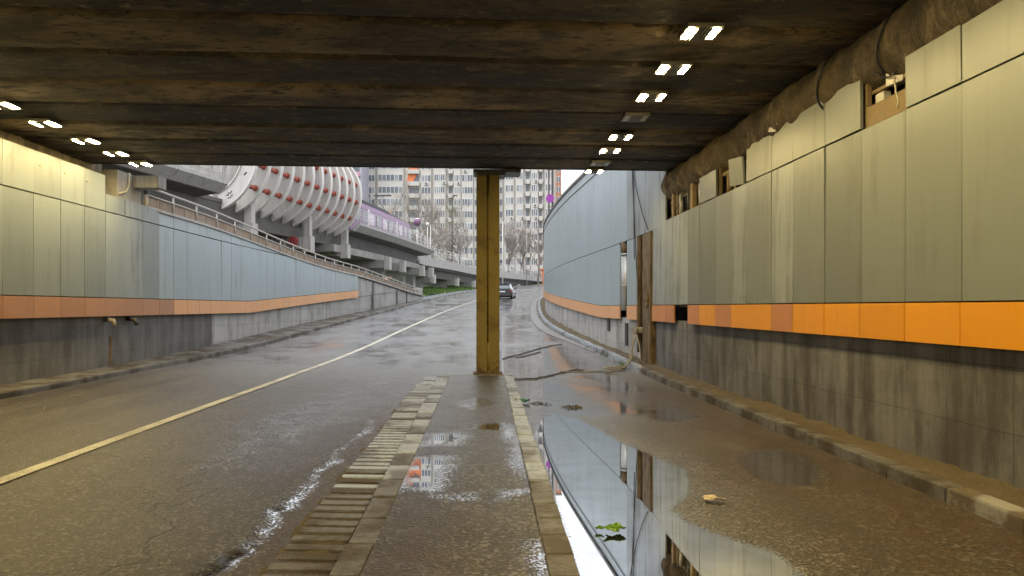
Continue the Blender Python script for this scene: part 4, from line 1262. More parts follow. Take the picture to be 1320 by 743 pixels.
# ring ribs
tc = empty('ring_canopy', (-13, 44, 7), 'tube of white curved ribs linked by red cylinders around the tram line', 'canopy')
RO, RI, CU, CZ = 3.2, 2.3, -2.78, 10.0
def ring_pt(y, r, a, dy=0.0):
    d = vdir(y); return vp(y, CU + r * math.cos(a), CZ + r * math.sin(a)) + d * dy
ribY = [37.0 + 1.30 * k for k in range(12)]
for i, y in enumerate(ribY):
    a0, a1 = R(-71), R(251); n = 60
    rows = []; e = .045
    for k in range(n + 1):
        a = a0 + (a1 - a0) * k / n
        rows.append([ring_pt(y, RI, a, -e), ring_pt(y, RO, a, -e), ring_pt(y, RO, a, e), ring_pt(y, RI, a, e)])
    # square the lower tip: vertical cut
    mb = MB(); mb.sweep(rows, closed=True, smooth=False)
    rib = rel(mb, 'rib', M['rib'], tc)
    for rr, nm in ((RO, 'outer_flange'), (RI, 'inner_flange')):
        s_ = .03
        rows = [[ring_pt(y, rr - s_, a, -.13), ring_pt(y, rr + s_, a, -.13), ring_pt(y, rr + s_, a, .13), ring_pt(y, rr - s_, a, .13)] for a in [a0 + (a1 - a0) * k / n for k in range(n + 1)]]
        mb = MB(); mb.sweep(rows, closed=True)
        o = mb.build('flange', M['rib_edge']); o.parent = rib
    if i == 0:
        q = [(a, r_) for a, r_ in ((R(-60), 2.62), (R(-58), 2.72), (R(-56), 2.60), (R(-54), 2.72), (R(-51), 2.63), (R(-60), 2.84), (R(-57), 2.90), (R(-55), 2.83), (R(-53), 2.88))]
        mb = MB()
        for (aa, r1), (ab, r2) in zip(q[:4] + q[5:8], q[1:5] + q[6:9]):
            mb.tube([ring_pt(y, r1, aa, -.052), ring_pt(y, r2, ab, -.052)], .022, 5)
        mb.tube([ring_pt(y, 2.7, R(-27), -.052), ring_pt(y, 2.78, R(-23), -.052)], .035, 5)
        o = mb.build('scribble', M['graf_ink']); o.parent = rib
    if i < 11:
        yn = ribY[i + 1]
        for a in (-37, -11, 15, 41, 67, 93, 119):
            p = ring_pt(y, 2.86, R(a)); q = ring_pt(yn, 2.86, R(a))
            dd = (q - p).normalized(); ln = (q - p).length
            mb = MB(); mb.tube([p + dd * .06, q - dd * .06], .085, 10, 0)
            mb.tube([p + dd * (ln * .5 - .05), q - dd * .07], .135, 12, 0)
            mb.tube([q - dd * .11, q - dd * .06], .17, 12, 0)
            rel(mb, 'connector', M['red'], tc)
# spray paint on the concrete below the ribs (flat paint, centimetre proud strokes)
def spray(y, u, z, strokes, mat, lab, r=.03):
    mb = MB()
    for st_ in strokes:
        mb.tube([vp(y, u + a, z + b) for a, b in st_], r, 5)
    tag(mb.build('graffiti', mat), lab, 'graffiti')
circ = lambda cx, cz, r, n=18: [(cx + r * math.cos(2 * math.pi * k / n), cz + r * math.sin(2 * math.pi * k / n)) for k in range(n + 1)]
spray(37.78, -1.9, 5.9, [circ(0, 0, .3), circ(0, 0, .2), circ(.02, .02, .1)], M['graf_red'], 'red sprayed spiral on the concrete under the first ribs', .05)
spray(44.8, -1.72, 5.95, [circ(0, 0, .3), circ(0, 0, .18), circ(.02, .02, .08)], M['graf_red'], 'red sprayed rose on the beam under the middle ribs', .06)
spray(44.8, -2.6, 5.9, [[(-.5, -.2), (-.3, .25), (-.1, -.2), (.1, .25), (.3, -.2)], circ(-.75, 0, .22)], M['graf_white'], 'pale sprayed scrawl left of the red sprayed rose', .05)
spray(50.9, -1.9, 5.62, [[(-2.1, -.1), (-2.1, .3), (-1.8, .1), (-1.7, .3), (-1.6, -.1), (-1.3, .3), (-1.2, -.1), (-.9, -.1), (-.9, .3), (-.6, .3), (-.6, -.1), (-.3, .3), (0, -.1)]], M['graf_green'], 'green sprayed letters on the beam under the last ribs', .07)

# railings on the deck
def rail_run(name, fn, y0, y1, base, h, lab, step=.5, bars=(.12, .4, .68, 1.1), mat=None, baluster=True):
    root = empty(name, fn(y0, base), lab, 'railing')
    mat = mat or M['rail_white']
    ys = np.arange(y0, y1, step * 4)
    for b in bars:
        mb = MB(); mb.tube([fn(y, base + b) for y in ys], .03 if b == bars[-1] else .018, 6); rel(mb, 'rail', mat, root)
    for y in ys:
        mb = MB(); mb.tube([fn(y, base), fn(y, base + h)], .035, 6); rel(mb, 'rail_post', mat, root)
    if baluster:
        mb = MB()
        for y in np.arange(y0, y1, step): mb.tube([fn(y, base + .1), fn(y, base + h - .03)], .011, 5)
        rel(mb, 'infill_bars', mat, root)
rail_run('deck_railing', lambda y, z: vp(y, -.12, z), 52.4, 76, 8.0, 1.15, 'white barred railing along the viaduct edge past the tram')
rail_run('deck_railing', lambda y, z: vp(y, -.12, z), 16.5, 34.8, 8.0, 1.15, 'white barred railing on the viaduct edge before the ribs')

# second, lower viaduct carrying on round the bend
aedge = curve1d([(74, -7.0), (79, -6.4), (90, -3.3), (101.8, -.58), (113, 3.5), (128, 8.6), (145, 13.2), (170, 20)])
atop = curve1d([(74, 7.55), (79, 7.5), (101.8, 7.45), (113, 7.5), (145, 8.0), (170, 8.4)])
av = empty('approach_viaduct', (0, 100, 4), 'lower concrete viaduct with a plain parapet curving off behind the column', 'viaduct')
def ap(y, u, z):
    d = Vector(((aedge(y + .3) - aedge(y - .3)) / .6, 1, 0)).normalized(); r_ = Vector((d.y, -d.x, 0))
    return Vector((aedge(y), y, 0)) + r_ * u + Vector((0, 0, atop(y) + z))
def asweep(sec, name, mat, y0=77, y1=165):
    mb = MB(); mb.sweep([[ap(y, u, z) for u, z in sec] for y in np.linspace(y0, y1, 46)], closed=True); rel(mb, name, mat, av)
asweep([(0, 0), (.03, -1.0), (-.22, -1.0), (-.22, 0)], 'parapet', M['fascia'])
asweep([(-.23, -.7), (-.6, -1.25), (-7, -1.25), (-7.6, -.7)], 'deck_slab', M['conc_dark'])
asweep([(-1.1, -1.26), (-1.3, -2.2), (-5, -2.2), (-5.2, -1.26)], 'box_girder', M['conc_dark'])
for y in (83, 92, 101.5, 112, 124, 138):
    d = Vector(((aedge(y + .3) - aedge(y - .3)) / .6, 1, 0)).normalized()
    def ah(u0, u1, z0, z1, w, zabs=None):
        mb = MB(); q = [ap(y, u0, 0) - d * w / 2, ap(y, u1, 0) - d * w / 2, ap(y, u1, 0) + d * w / 2, ap(y, u0, 0) + d * w / 2]
        mb.hexa([(p.x, p.y, p.z + z0 if zabs is None else zabs) for p in q], [(p.x, p.y, p.z + z1) for p in q]); return mb
    rel(ah(-.3, -6, -2.9, -2.21, .8), 'cross_head', M['conc'], av)
    rel(ah(-.27, .15, -3.0, -1.95, .6), 'bearing_block', M['conc_light'], av)
    rel(ah(-1.6, -3.2, 0, -2.9, 1.0, float(zr(y)) - .5), 'pier', M['conc'], av)
def afn(y, z): return ap(y, -.1, z - 100)
rail_run('parapet_railing', lambda y, z: ap(y, -.1, z), 78, 150, 0.0, 1.3, 'pale mesh-like railing on the lower viaduct parapet', .45, (.1, .5, .9, 1.3), M['rail_white'])

# ------------------------------------------------------------------ tram
tr = empty('tram', (-9, 62, 7.6), 'purple tram coming out of the white rib tube', 'tram')
def tramsec(y, w, zs): return [vp(y, CU + s * w_, z) for s, w_, z in zs]
def tsweep(sec, y0, y1, name, mat, n=14):
    mb = MB(); mb.sweep([[vp(y, CU + u, z) for u, z in sec] for y in np.linspace(y0, y1, n)], closed=True); return rel(mb, name, mat, tr)
body = [(1.2, 7.65), (1.22, 8.4), (1.2, 9.9), (1.05, 10.35), (.7, 10.5), (-.7, 10.5), (-1.05, 10.35), (-1.2, 9.9), (-1.22, 8.4), (-1.2, 7.65)]
tsweep(body, 54, 71.6, 'body', M['tram'])
mb = MB(); mb.sweep([[vp(y, CU + u * s, 9.05 + (z - 9.05) * s2) for u, z in body] for y, s, s2 in ((71.6, 1, 1), (72.0, .97, .98), (72.5, .85, .88))], closed=True); rel(mb, 'nose', M['tram'], tr)
for k, y in enumerate(np.arange(55, 71, 1.75)):
    mb = MB()
    mb.sweep([[vp(yy, CU + 1.19, 9.72), vp(yy, CU + 1.215, 8.72), vp(yy, CU + 1.235, 8.72), vp(yy, CU + 1.22, 9.72)] for yy in (y, y + 1.2)], closed=True)
    rel(mb, 'window', M['tramwhite'] if k in (2, 4, 7) else M['glass'], tr)
for y in (57.9, 66.2):
    mb = MB(); mb.sweep([[vp(yy, CU + 1.225, 9.95), vp(yy, CU + 1.245, 7.8), vp(yy, CU + 1.255, 7.8), vp(yy, CU + 1.24, 9.95)] for yy in (y, y + .55)], closed=True); rel(mb, 'door', M['tramwhite'], tr)
tsweep([(.8, 10.5), (.8, 10.75), (-.8, 10.75), (-.8, 10.5)], 58, 65.5, 'roof_unit', M['tramdark'])
tsweep([(.7, 10.5), (.7, 10.62), (-.7, 10.62), (-.7, 10.5)], 66, 70.5, 'roof_unit', M['tramdark'])
mb = MB(); c0 = vp(65, CU, 10.7)
for s in (-.4, .4):
    a_ = vp(66.2, CU + s, 10.62); b_ = vp(63.6, CU + s * .7, 11.6); c_ = vp(65.6, CU + s * .8, 12.4)
    mb.tube([a_, b_, c_], .035, 5)
mb.tube([vp(65.6, CU - .9, 12.4), vp(65.6, CU + .9, 12.4)], .04, 5); mb.tube([vp(65.9, CU - .8, 12.38), vp(65.9, CU + .8, 12.38)], .03, 5)
rel(mb, 'pantograph', M['tramdark'], tr)
for y in (55.8, 60, 64.5, 69.5):
    mb = MB(); mb.tube([vp(y, CU + 1.05, 7.78), vp(y, CU + 1.15, 7.78)], .28, 14); rel(mb, 'wheel', M['tramdark'], tr)

# ------------------------------------------------------------------ grass verge under the viaduct bend
def build_grass():
    ys = np.arange(56, 150, 1.0); t = np.linspace(0, 1, 14)
    A = (kerbL(ys) - 1.6)[:, None]; X = A - 26 * t[None, :] ** 1.4
    Y = np.repeat(ys[:, None], len(t), 1)
    Z = zroad(kerbL(ys)[:, None], Y) + .16 + .35 * sstep(0, .3, t)[None, :] + .1 * vnoise(X * .8, Y * .8, 44)
    structure(grid_obj('grass_verge', X, Y, Z, M['grass']), 'bright green grass bank beyond the left kerb')
    A = kerbL(ys)[:, None] - .18; tt = np.linspace(0, 1, 3)
    X = A - 1.5 * tt; Y = np.repeat(ys[:, None], 3, 1); Z = zroad(kerbL(ys)[:, None], Y) + .125 + .0 * X
    structure(grid_obj('far_footway', X, Y, Z, M['kerb_pale']), 'pale footway between the far left kerb and the grass')
    mb = MB(); rnd = random.Random(3)
    for i in range(5200):
        y = rnd.uniform(57, 110); d = abs(rnd.gauss(0, 2.5)); x = kerbL(y) - 1.65 - d
        tq = (d / 26) ** (1 / 1.4)
        z = float(zroad(kerbL(y), y)) + .14 + .35 * float(sstep(0, .3, tq))
        h = rnd.uniform(.12, .32); a = rnd.uniform(0, 3.14); w = .05
        mb.face([(x - w * math.cos(a), y - w * math.sin(a), z), (x + w * math.cos(a), y + w * math.sin(a), z), (x + rnd.uniform(-.1, .1), y + rnd.uniform(-.1, .1), z + h)])
    o = mb.build('grass', M['grass'], normals=False); o['kind'] = 'stuff'; o['label'] = 'ragged grass blades on the bank beyond the left kerb'; o['category'] = 'grass'
build_grass()
# weeds at the foot of the outer right wall
mb = MB(); rnd = random.Random(9)
for i in range(500):
    y = 17.5 + 22 * rnd.random() ** 1.5
    x = (kerbR(y) - abs(rnd.gauss(0, .05)) - .02) if rnd.random() < .6 else kerbR(y) + rnd.uniform(.2, .5)
    if mnoise.noise((y * .9, 0, 3)) < .02: continue
    z = float(zroad(x, y)) + (.0 if x < kerbR(y) else .1); h = rnd.uniform(.03, .10); a = rnd.uniform(0, 3.14); w = .012
    mb.face([(x - w * math.cos(a), y - w * math.sin(a), z), (x + w * math.cos(a), y + w * math.sin(a), z), (x + rnd.uniform(-.06, .06), y + rnd.uniform(-.06, .06), z + h)])
o = mb.build('weeds', M['grass'], normals=False); o['kind'] = 'stuff'; o['label'] = 'sparse green weeds along the right kerb past the bridge'; o['category'] = 'weeds'

# ------------------------------------------------------------------ apartment blocks
def block(name, loc, lab, x0, x1, yf, depth, z0, floors, fh, mat, bays, bal=None, rx=0.0, acs=0, seed=1, wh=1.6, z_first=1.0):
    """facade faces the road; bays = list of (x0,x1,proj,n_windows,kind)"""
    rnd = random.Random(seed)
    root = empty(name, loc, lab, 'building', rz=rx)
    def part(mb, nm, mt, par=None):
        o = mb.build(nm, mt); o.parent = par or root; return o
    H = floors * fh
    mb = MB(); mb.box(x0, x1, yf, yf + depth, z0, z0 + H + 1.2)
    for bx0, bx1, pr, n, kind in bays:
        if pr > 0:
            ch = min(.5, (bx1 - bx0) * .15) if kind == 'round' else 0
            mb.hexa([(bx0 + ch, yf - pr, z0), (bx1 - ch, yf - pr, z0), (bx1, yf + .2, z0), (bx0, yf + .2, z0)], [(bx0 + ch, yf - pr, z0 + H + .6), (bx1 - ch, yf - pr, z0 + H + .6), (bx1, yf + .2, z0 + H + .6), (bx0, yf + .2, z0 + H + .6)])
    part(mb, 'wall', mat)
    mb = MB(); mb.box(x0 - .2, x1 + .2, yf - .3, yf + depth, z0 + H + 1.21, z0 + H + 1.5); part(mb, 'roof', M['conc'])
    for fl in range(floors):
        zf = z0 + fl * fh
        if zf + fh < 9: continue
        for bx0, bx1, pr, n, kind in bays:
            ch = min(.5, (bx1 - bx0) * .15) if kind == 'round' else 0
            y_ = yf - pr
            if kind == 'loggia':
                mb = MB(); mb.box(bx0, bx1, y_ - .9, y_ - .02, zf + .02, zf + 1.0); part(mb, 'balcony', M['fac2'] if mat is not M['lilac'] else M['pinkband'])
                mb = MB(); mb.box(bx0 + .1, bx1 - .1, y_ - .03, y_ - .005, zf + 1.0, zf + 2.5); part(mb, 'window', M['glass'])
                continue
            mb = MB()
            a, b = bx0 + ch + .1, bx1 - ch - .1
            zz = zf + z_first
            if kind == 'round' and n >= 3:
                pass
            mb.box(a, b, y_ - .05, y_ - .01, zz, zz + wh, 0)
            cw = (b - a) / n
            for k in range(n):
                g0, g1 = a + k * cw + .055, a + (k + 1) * cw - .055
                mi = 2 if rnd.random() < .35 else 1
                if kind == 'gap' and k % 2: mi = 1
                mb.box(g0, g1, y_ - .062, y_ - .052, zz + .09, zz + wh - .09, mi)
            part(mb, 'window', [M['pvc'], M['glass'], M['glass_pale']])
            if rnd.random() < acs:
                ax = rnd.uniform(bx0 + .4, bx1 - .8); mb = MB(); mb.box(ax, ax + .8, y_ - .38, y_ - .002, zf + .25, zf + .85); mb.tube([(ax + .35, y_ - .385, zf + .55), (ax + .35, y_ - .40, zf + .55)], .22, 12, 1)
                part(mb, 'air_conditioner', [M['ac'], M['steel_dark']])
    return root
D = 160.0
wx = lambda px: (px - 617) / 880 * D
def bays(*spec): return [(wx(a), wx(b), pr, n, k) for a, b, pr, n, k in spec]
block('apartment_block', (0, D, 0), 'large pale apartment block with rows of windows behind the bare trees', wx(467), wx(649), 0, 14, 4.5, 14, 2.82, M['fac'],
      bays((468, 484, .6, 4, 'flat'), (485, 523, 1.2, 6, 'round'), (526, 541, 0, 2, 'loggia'), (543, 556, .5, 3, 'flat'), (557, 577, 1.4, 5, 'round'), (578, 584, 0, 1, 'loggia'), (585, 594, .8, 3, 'flat'), (595, 610, .8, 4, 'flat'), (611, 618, .3, 2, 'flat'), (620, 634, 1.2, 4, 'round'), (636, 648, .5, 3, 'flat')), acs=.3, seed=4)
block('apartment_block', (0, D - 6, 0), 'pale apartment block with rounded corner bays right of the column', wx(650) * .96, wx(716) * .965, 0, 14, 4.5, 14, 2.75, M['fac2'],
      [(a * .963, b * .963, p, n, k) for a, b, p, n, k in bays((651, 662, .4, 3, 'flat'), (663, 676, .9, 4, 'round'), (677, 683, 0, 1, 'loggia'), (684, 693, .9, 3, 'flat'), (694, 699, 0, 1, 'loggia'), (700, 714, 1.5, 4, 'round'))], acs=.4, seed=8)
block('apartment_block', (0, D - 10, 0), 'lilac grey block with pink balcony bands beside the rib tube', wx(408) * .937, wx(466) * .937, 0, 12, 4.5, 13, 2.85, M['lilac'],
      [(a * .937, b * .937, p, n, k) for a, b, p, n, k in bays((412, 428, .3, 3, 'flat'), (430, 446, 0, 2, 'loggia'), (450, 464, 0, 2, 'loggia'))], seed=12)
block('apartment_block', (0, D + 30, 0), 'terracotta coloured block showing behind the right block edge', wx(706) * 1.19, wx(723.5) * 1.19, 0, 14, 4.5, 16, 2.8, M['brickor'],
      [(wx(716.5) * 1.19, wx(722.5) * 1.19, .3, 2, 'flat')], seed=15)
# orange painted patch high on the main block
mb = MB(); rnd = random.Random(2)
xc, zc = wx(533), 1.6 + 186 / 880 * D
pts = []
for k in range(22):
    a = 2 * math.pi * k / 22; r_ = 1.45 * (1 + .4 * math.sin(3 * a + 1) + .2 * math.sin(5 * a))
    pts.append((xc + r_ * math.cos(a) * 1.15, zc + r_ * math.sin(a) * 3.0))
fr = [(x, D - .30, z) for x, z in pts]; bk = [(x, D - .02, z) for x, z in pts]
b = len(mb.v); mb.v += fr + bk
mb.f += [tuple(range(b, b + 22)), tuple(range(b + 43, b + 21, -1))] + [(b + k, b + (k + 1) % 22, b + 22 + (k + 1) % 22, b + 22 + k) for k in range(22)]
mb.m += [0] * 24; mb.sm += [False] * 24; mb.uv += [None] * 24
tag(mb.build('wall_banner', M['orangepaint']), 'ragged orange patch hung high on the large pale block', 'banner')
# low kiosk roofs beside the right block
mb = MB(); mb.box(13.6, 15.3, 147, 149, 5, 9.6); mb.box(13.4, 15.5, 146.6, 149.3, 9.6, 9.9)
tag(mb.build('orange_kiosk', M['orangepaint']), 'small orange building at the foot of the right block', 'kiosk')

# ------------------------------------------------------------------ trees, poles, signs
def tree(name, x, y, z, h, lab, seed, spread=.5, bud=0, budmat=None, lean=0.0, levels=5, r0=.16, kids=(3, 4)):
    rnd = random.Random(seed); tr_, tw = MB(), MB(); tips = []
    def grow(p, d, ln, r, lv):
        n = 4; pts = [p]; q = p.copy(); dd = d.copy()
        for i in range(n):
            dd = (dd + Vector((rnd.uniform(-1, 1), rnd.uniform(-1, 1), rnd.uniform(-.5, .8))) * .13).normalized()
            q = q + dd * ln / n; pts.append(q)
        rs = [r * (1 - .45 * i / n) for i in range(n + 1)]
        (tr_ if lv >= levels - 1 else tw).tube(pts, [max(q_, .012) for q_ in rs], 7 if lv >= levels - 1 else (5 if lv > 1 else 3), cap=False)
        if lv <= 1: tips.extend(pts[1:])
        if lv == 0: return
        for c in range(rnd.randint(*kids) + (1 if lv == levels else 0)):
            t = rnd.uniform(.35, 1.0); k = min(n - 1, int(t * n)); bp = pts[k].lerp(pts[k + 1], t * n - k)
            ax = Vector((rnd.gauss(0, 1), rnd.gauss(0, 1), rnd.gauss(0, .4))).normalized()
            nd = (dd + ax * spread * rnd.uniform(.7, 1.4) + Vector((0, 0, .22))).normalized()
            grow(bp, nd, ln * rnd.uniform(.55, .8), r * .55, lv - 1)
    root = empty(name, (x, y, z), lab, 'tree')
    grow(Vector((0, 0, 0)), Vector((lean, 0, 1)).normalized(), h * .38, r0, levels)
    o = tr_.build('trunk', M['bark'], normals=False); o.parent = root
    o = tw.build('crown', M['twig'], normals=False); o.parent = root
    if bud:
        mb = MB()
        for i in range(bud):
            p = rnd.choice(tips) + Vector((rnd.gauss(0, .18), rnd.gauss(0, .18), rnd.gauss(0, .18)))
            s = rnd.uniform(.04, .10); a = Vector((rnd.gauss(0, 1), rnd.gauss(0, 1), rnd.gauss(0, 1))).normalized() * s; b_ = a.orthogonal().normalized() * s
            mb.face([p - a, p + b_, p + a, p - b_])
        o = mb.build('foliage', budmat, normals=False); o.parent = root
DT = 118.0
tx = lambda px, d=DT: (px - 617) / 880 * d
tree('bare_tree', tx(508), DT, 5, 18.5, 'bare dark forked tree behind the end of the tram', 3, .55, 260, M['bud'], -.12, r0=.24)
tree('bare_tree', tx(535), DT + 4, 5, 19.9, 'broad bare tree behind the round purple globe', 9, .55, 420, M['bud'], .1, r0=.24)
tree('budding_tree', tx(560), DT + 2, 5, 16.3, 'pale twiggy tree budding beside the black lamp pole', 21, .6, 1300, M['bud_pink'])
tree('budding_tree', tx(575), DT + 7, 5, 19.2, 'greenish budding tree right of the black lamp pole', 14, .5, 1500, M['bud'])
tree('budding_tree', tx(598), DT - 2, 5, 14.2, 'small pale budding tree just left of the column', 31, .6, 1100, M['bud_pink'])
tree('budding_tree', tx(657), DT + 6, 6, 14.2, 'soft pale pink budding tree just right of the column', 33, .5, 1600, M['bud_pink'])
tree('bare_tree', tx(694, 132), 132, 6, 14.2, 'dark bare tree next to the edge of the blue wall', 41, .6, 120, M['bud'], r0=.22)
tree('bare_tree', tx(676, 136), 136, 6, 12.1, 'thin bare tree in front of the right apartment block', 47, .5, 250, M['bud'])
tree('budding_tree', tx(470), DT + 12, 5, 18.5, 'faint budding tree right behind the tram roof', 52, .55, 900, M['bud_pink'])

def pole(name, x, y, z0, z1, r, mat, lab, cat='pole', arm=None):
    mb = MB(); mb.tube([(x, y, z0), (x, y, z1)], [r, r * .7], 8)
    if arm:
        mb.tube([(x, y, z1 - .1), (x + arm, y, z1 + .2)], r * .5, 6); mb.obox((x + arm, y, z1 + .2), (.6, .25, .12))
    return tag(mb.build(name, mat), lab, cat)
pole('lamp_pole', tx(583, 105), 105, 4, 1.6 + 142 / 880 * 105, .09, M['steel_dark'], 'tall black lamp pole rising between the budding trees', 'lamp pole', .5)
pole('thin_pole', tx(602, 108), 108, 4, 1.6 + 98 / 880 * 108, .06, M['steel_dark'], 'thin dark pole just left of the column')
pole('thin_pole', tx(679, 128), 128, 5, 1.6 + 112 / 880 * 128, .08, M['steel'], 'slim grey pole in front of the right apartment block')
pole('white_pole', tx(648, 100), 100, 4, 1.6 + 110 / 880 * 100, .10, M['rail_white'], 'white pole partly hidden by the right side of the column')
pole('white_pole', tx(555, 84), 84, 6, 1.6 + 106 / 880 * 84, .07, M['rail_white'], 'white pole without a lamp on the viaduct end')
lp = empty('globe_lamp', (tx(551, 84), 84, 6.4), 'short white pole with a white globe lamp on the viaduct end', 'lamp')
mb = MB(); mb.tube([(0, 0, 0), (0, 0, 5.2)], .06, 8); o = mb.build('pole', M['rail_white']); o.parent = lp
def uvsphere(r, mat_fn, n=16, mrows=10, c=(0, 0, 0)):
    mb = MB()
    for i in range(mrows):
        t0, t1 = math.pi * i / mrows, math.pi * (i + 1) / mrows
        for j in range(n):
            p0, p1 = 2 * math.pi * j / n, 2 * math.pi * (j + 1) / n
            P = lambda t, p: (c[0] + r * math.sin(t) * math.cos(p), c[1] + r * math.sin(t) * math.sin(p), c[2] + r * math.cos(t))
            q = [P(t0, p0), P(t1, p0), P(t1, p1), P(t0, p1)]
            if i == 0: q = [q[0], q[1], q[2]]
            elif i == mrows - 1: q = [q[0], q[1], q[3]]
            mb.face(q, mat_fn(i, j), smooth=True)
    return mb
mb = uvsphere(.22, lambda i, j: 0, c=(0, 0, 5.4)); o = mb.build('lamp_globe', M['pvc'], normals=False); o.parent = lp
gl_ = empty('globe_sign', (tx(538, 84), 84, 7), 'round purple, white and tan globe on a thick grey post', 'sign')
mb = MB(); mb.tube([(0, 0, 0), (0, 0, 4.6)], .12, 10); o = mb.build('post', M['steel']); o.parent = gl_
mb = uvsphere(.5, lambda i, j: 1 if i < 3 else (2 if (i + j) % 7 == 0 else 0), 18, 12, (0, 0, 5.05)); o = mb.build('globe', [M['tram'], M['pvc'], M['wood']], normals=False); o.parent = gl_
# slender orange and pink pylon
mb = MB(); x = tx(501, 112)
mb.box(x - .45, x + .45, 112, 112.6, 4, 16.2); mb.box(x - .25, x + .25, 112.05, 112.55, 16.2, 17.4); mb.box(x - .55, x + .55, 111.95, 112.65, 14.1, 14.5, 1); mb.box(x - .55, x + .55, 111.95, 112.65, 9, 10.5, 1)
tag(mb.build('pylon_sign', [simple('salmon_paint', (.66, .36, .24), .6), M['rail_white']]), 'slender orange and cream pylon standing behind the tram', 'sign')

# no stopping sign above the right wall
sg = empty('road_sign', (4.72, 45, 5.4), 'round violet no-stopping sign on twin dark poles above the blue wall', 'road sign')
mb = MB(); mb.tube([(-.09, .05, -3), (-.09, .05, 6)], .05, 8); o = mb.build('pole', M['steel_dark']); o.parent = sg
mb = MB(); mb.tube([(.16, .1, -3), (.16, .1, 6)], .07, 8); o = mb.build('pole', M['steel_dark']); o.parent = sg
zc = 8.75 - 5.4
mb = MB(); mb.tube([(-.02, -.02, zc), (-.02, -.05, zc)], .27, 24); o = mb.build('sign_face', M['violet']); o.parent = sg
mb = MB()
ringp = [(-.02 + .245 * math.cos(2 * math.pi * k / 24), -.055, zc + .245 * math.sin(2 * math.pi * k / 24)) for k in range(25)]
mb.tube(ringp, .028, 5)
for a in (45, 135):
    mb.obox((-.02, -.06, zc), (.46, .02, .05), (0, R(a), 0))
o = mb.build('sign_border', M['signred']); o.parent = sg

# ------------------------------------------------------------------ car
def build_car():
    cx, cy = 2.25, 65.0
    ang = -R(9)
    root = empty('parked_car', (cx, cy, float(zr(cy)) + .0), 'dark grey hatchback car driving away on the wet road beside the column', 'car', rz=ang)
    root.name = 'car'
    L, W = 4.4, .9
    def loft(secs, name, mat, par=root, smooth=True):
        mb = MB(); mb.sweep(secs, closed=True, smooth=smooth); o = mb.build(name, mat); o.parent = par; return o
    def sec(y, hw, zb, zm, zt, hwt):
        return [(hw * .92, y, zb), (hw, y, zb + .15), (hw, y, zm), (hwt, y, zt), (-hwt, y, zt), (-hw, y, zm), (-hw, y, zb + .15), (-hw * .92, y, zb)]
    loft([sec(0, .82, .35, .62, .95, .70), sec(.12, .87, .28, .70, 1.02, .78), sec(.6, .9, .24, .74, 1.02, .82), sec(2.6, .9, .22, .72, .98, .84), sec(3.6, .88, .24, .68, .88, .78), sec(4.2, .82, .28, .6, .74, .66), sec(4.4, .72, .35, .5, .62, .58)], 'body', M['carpaint'])
    def cab(y, hw, zb, hwt, zt): return [(hw, y, zb), (hwt, y, zt), (-hwt, y, zt), (-hw, y, zb)]
    loft([cab(.12, .76, 1.0, .70, 1.03), cab(.75, .80, 1.0, .60, 1.46), cab(1.9, .81, .98, .61, 1.50), cab(2.6, .80, .97, .58, 1.36), cab(3.2, .76, .93, .70, .96)], 'cabin', M['glass'], smooth=False)
    loft([[(.62, y, z), (.62, y, z + .03), (-.62, y, z + .03), (-.62, y, z)] for y, z in ((.62, 1.40), (.8, 1.465), (1.9, 1.495), (2.5, 1.40))], 'roof', M['carpaint'])
    mb = MB(); mb.obox((0, .7, 1.46), (1.2, .28, .03), (-.15, 0, 0)); o = mb.build('spoiler', M['carpaint']); o.parent = root
    mb = MB(); mb.hexa([(-.66, .17, 1.035), (.66, .17, 1.035), (.66, .19, 1.035), (-.66, .19, 1.035)], [(-.52, .66, 1.40), (.52, .66, 1.40), (.52, .68, 1.40), (-.52, .68, 1.40)]); o = mb.build('rear_window', M['glass_pale']); o.parent = root
    for sx in (-1, 1):
        mb = MB(); mb.box(sx * .78 - .1, sx * .78 + .1, -.015, .14, .70, .90); o = mb.build('tail_light', M['tail']); o.parent = root
        mb = MB(); mb.box(sx * .98 - .08, sx * .98 + .08, 2.55, 2.68, 1.0, 1.14); o = mb.build('mirror', M['carpaint']); o.parent = root
        for yy in (.85, 3.55):
            mb = MB(); mb.tube([(sx * .70, yy, .33), (sx * .91, yy, .33)], .33, 20); w = mb.build('wheel', M['tyre']); w.parent = root
            mb = MB(); mb.tube([(sx * .905, yy, .33), (sx * .925, yy, .33)], .21, 16); o = mb.build('rim', M['rim']); o.parent = w
    mb = MB(); mb.box(-.26, .26, -.02, .0, .66, .78); o = mb.build('number_plate', M['plate']); o.parent = root
    mb = MB(); mb.box(-.8, .8, -.06, .1, .34, .52); o = mb.build('bumper', M['steel_dark']); o.parent = root
build_car()

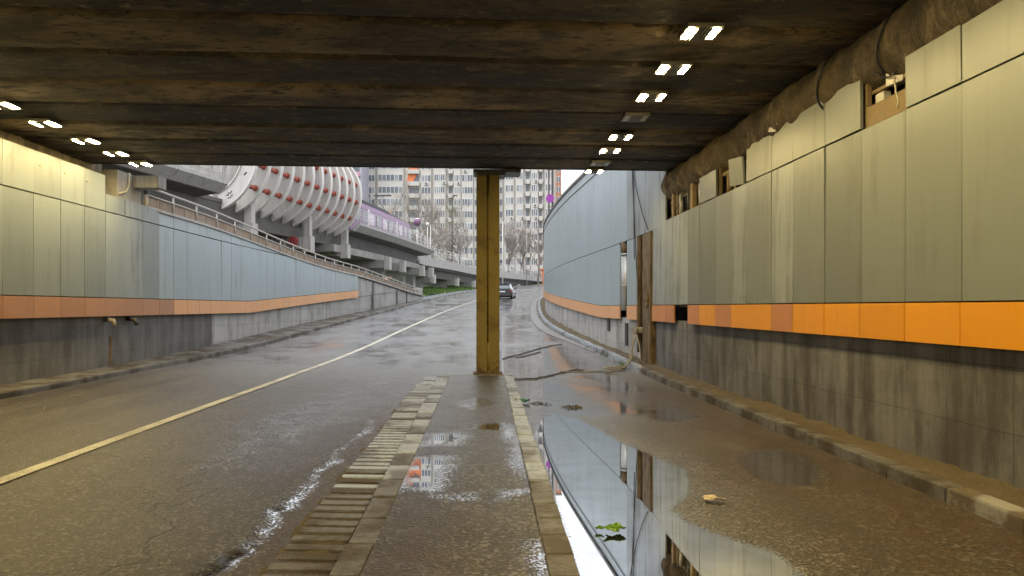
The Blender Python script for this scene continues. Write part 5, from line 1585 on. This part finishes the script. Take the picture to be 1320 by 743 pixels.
# ------------------------------------------------------------------ camera, sky, sun
cam = bpy.data.cameras.new('Camera'); co_ = bpy.data.objects.new('Camera', cam); link(co_)
co_.location = (0, 0, 1.6); co_.rotation_euler = (R(90), 0, 0)
cam.sensor_width = 36; cam.lens = 24.0; cam.clip_end = 3000; cam.clip_start = .05
cam.shift_x = 43 / 1320; cam.shift_y = 24.5 / 1320
SC.camera = co_

EL, AZ = 52, 200
w = bpy.data.worlds.new('World'); SC.world = w; w.use_nodes = True
nt = w.node_tree; bg = nt.nodes['Background']
sky = nt.nodes.new('ShaderNodeTexSky'); sky.sky_type = 'NISHITA'; sky.sun_disc = False
sky.sun_elevation = R(EL); sky.sun_rotation = R(AZ); sky.air_density = 1.0; sky.dust_density = 5.0
hs = nt.nodes.new('ShaderNodeHueSaturation'); hs.inputs['Saturation'].default_value = .12
mx = nt.nodes.new('ShaderNodeMix'); mx.data_type = 'RGBA'; mx.inputs[0].default_value = .75; mx.inputs[7].default_value = (10.2, 10.5, 11.0, 1)
nt.links.new(sky.outputs[0], hs.inputs['Color']); nt.links.new(hs.outputs[0], mx.inputs[6]); nt.links.new(mx.outputs[2], bg.inputs['Color'])
bg.inputs['Strength'].default_value = .14
sun = bpy.data.lights.new('Sun', 'SUN'); sun.energy = .8; sun.angle = R(35); sun.color = (1, .97, .93)
so = bpy.data.objects.new('Sun', sun); link(so)
dv = Vector((math.sin(R(AZ)) * math.cos(R(EL)), math.cos(R(AZ)) * math.cos(R(EL)), math.sin(R(EL))))
so.rotation_euler = dv.to_track_quat('Z', 'Y').to_euler(); so.location = dv * 60

SC.view_settings.view_transform = 'Standard'; SC.view_settings.look = 'None'
SC.view_settings.exposure = 0.35; SC.view_settings.gamma = 1.0; SC.view_settings.use_curve_mapping = False
SC.render.engine = 'CYCLES'
SC.cycles.use_denoising = True
SC.cycles.max_bounces = 8; SC.cycles.diffuse_bounces = 5; SC.cycles.glossy_bounces = 4
SC.cycles.sample_clamp_indirect = 6.0; SC.cycles.blur_glossy = .3
SC.cycles.caustics_reflective = False; SC.cycles.caustics_refractive = False
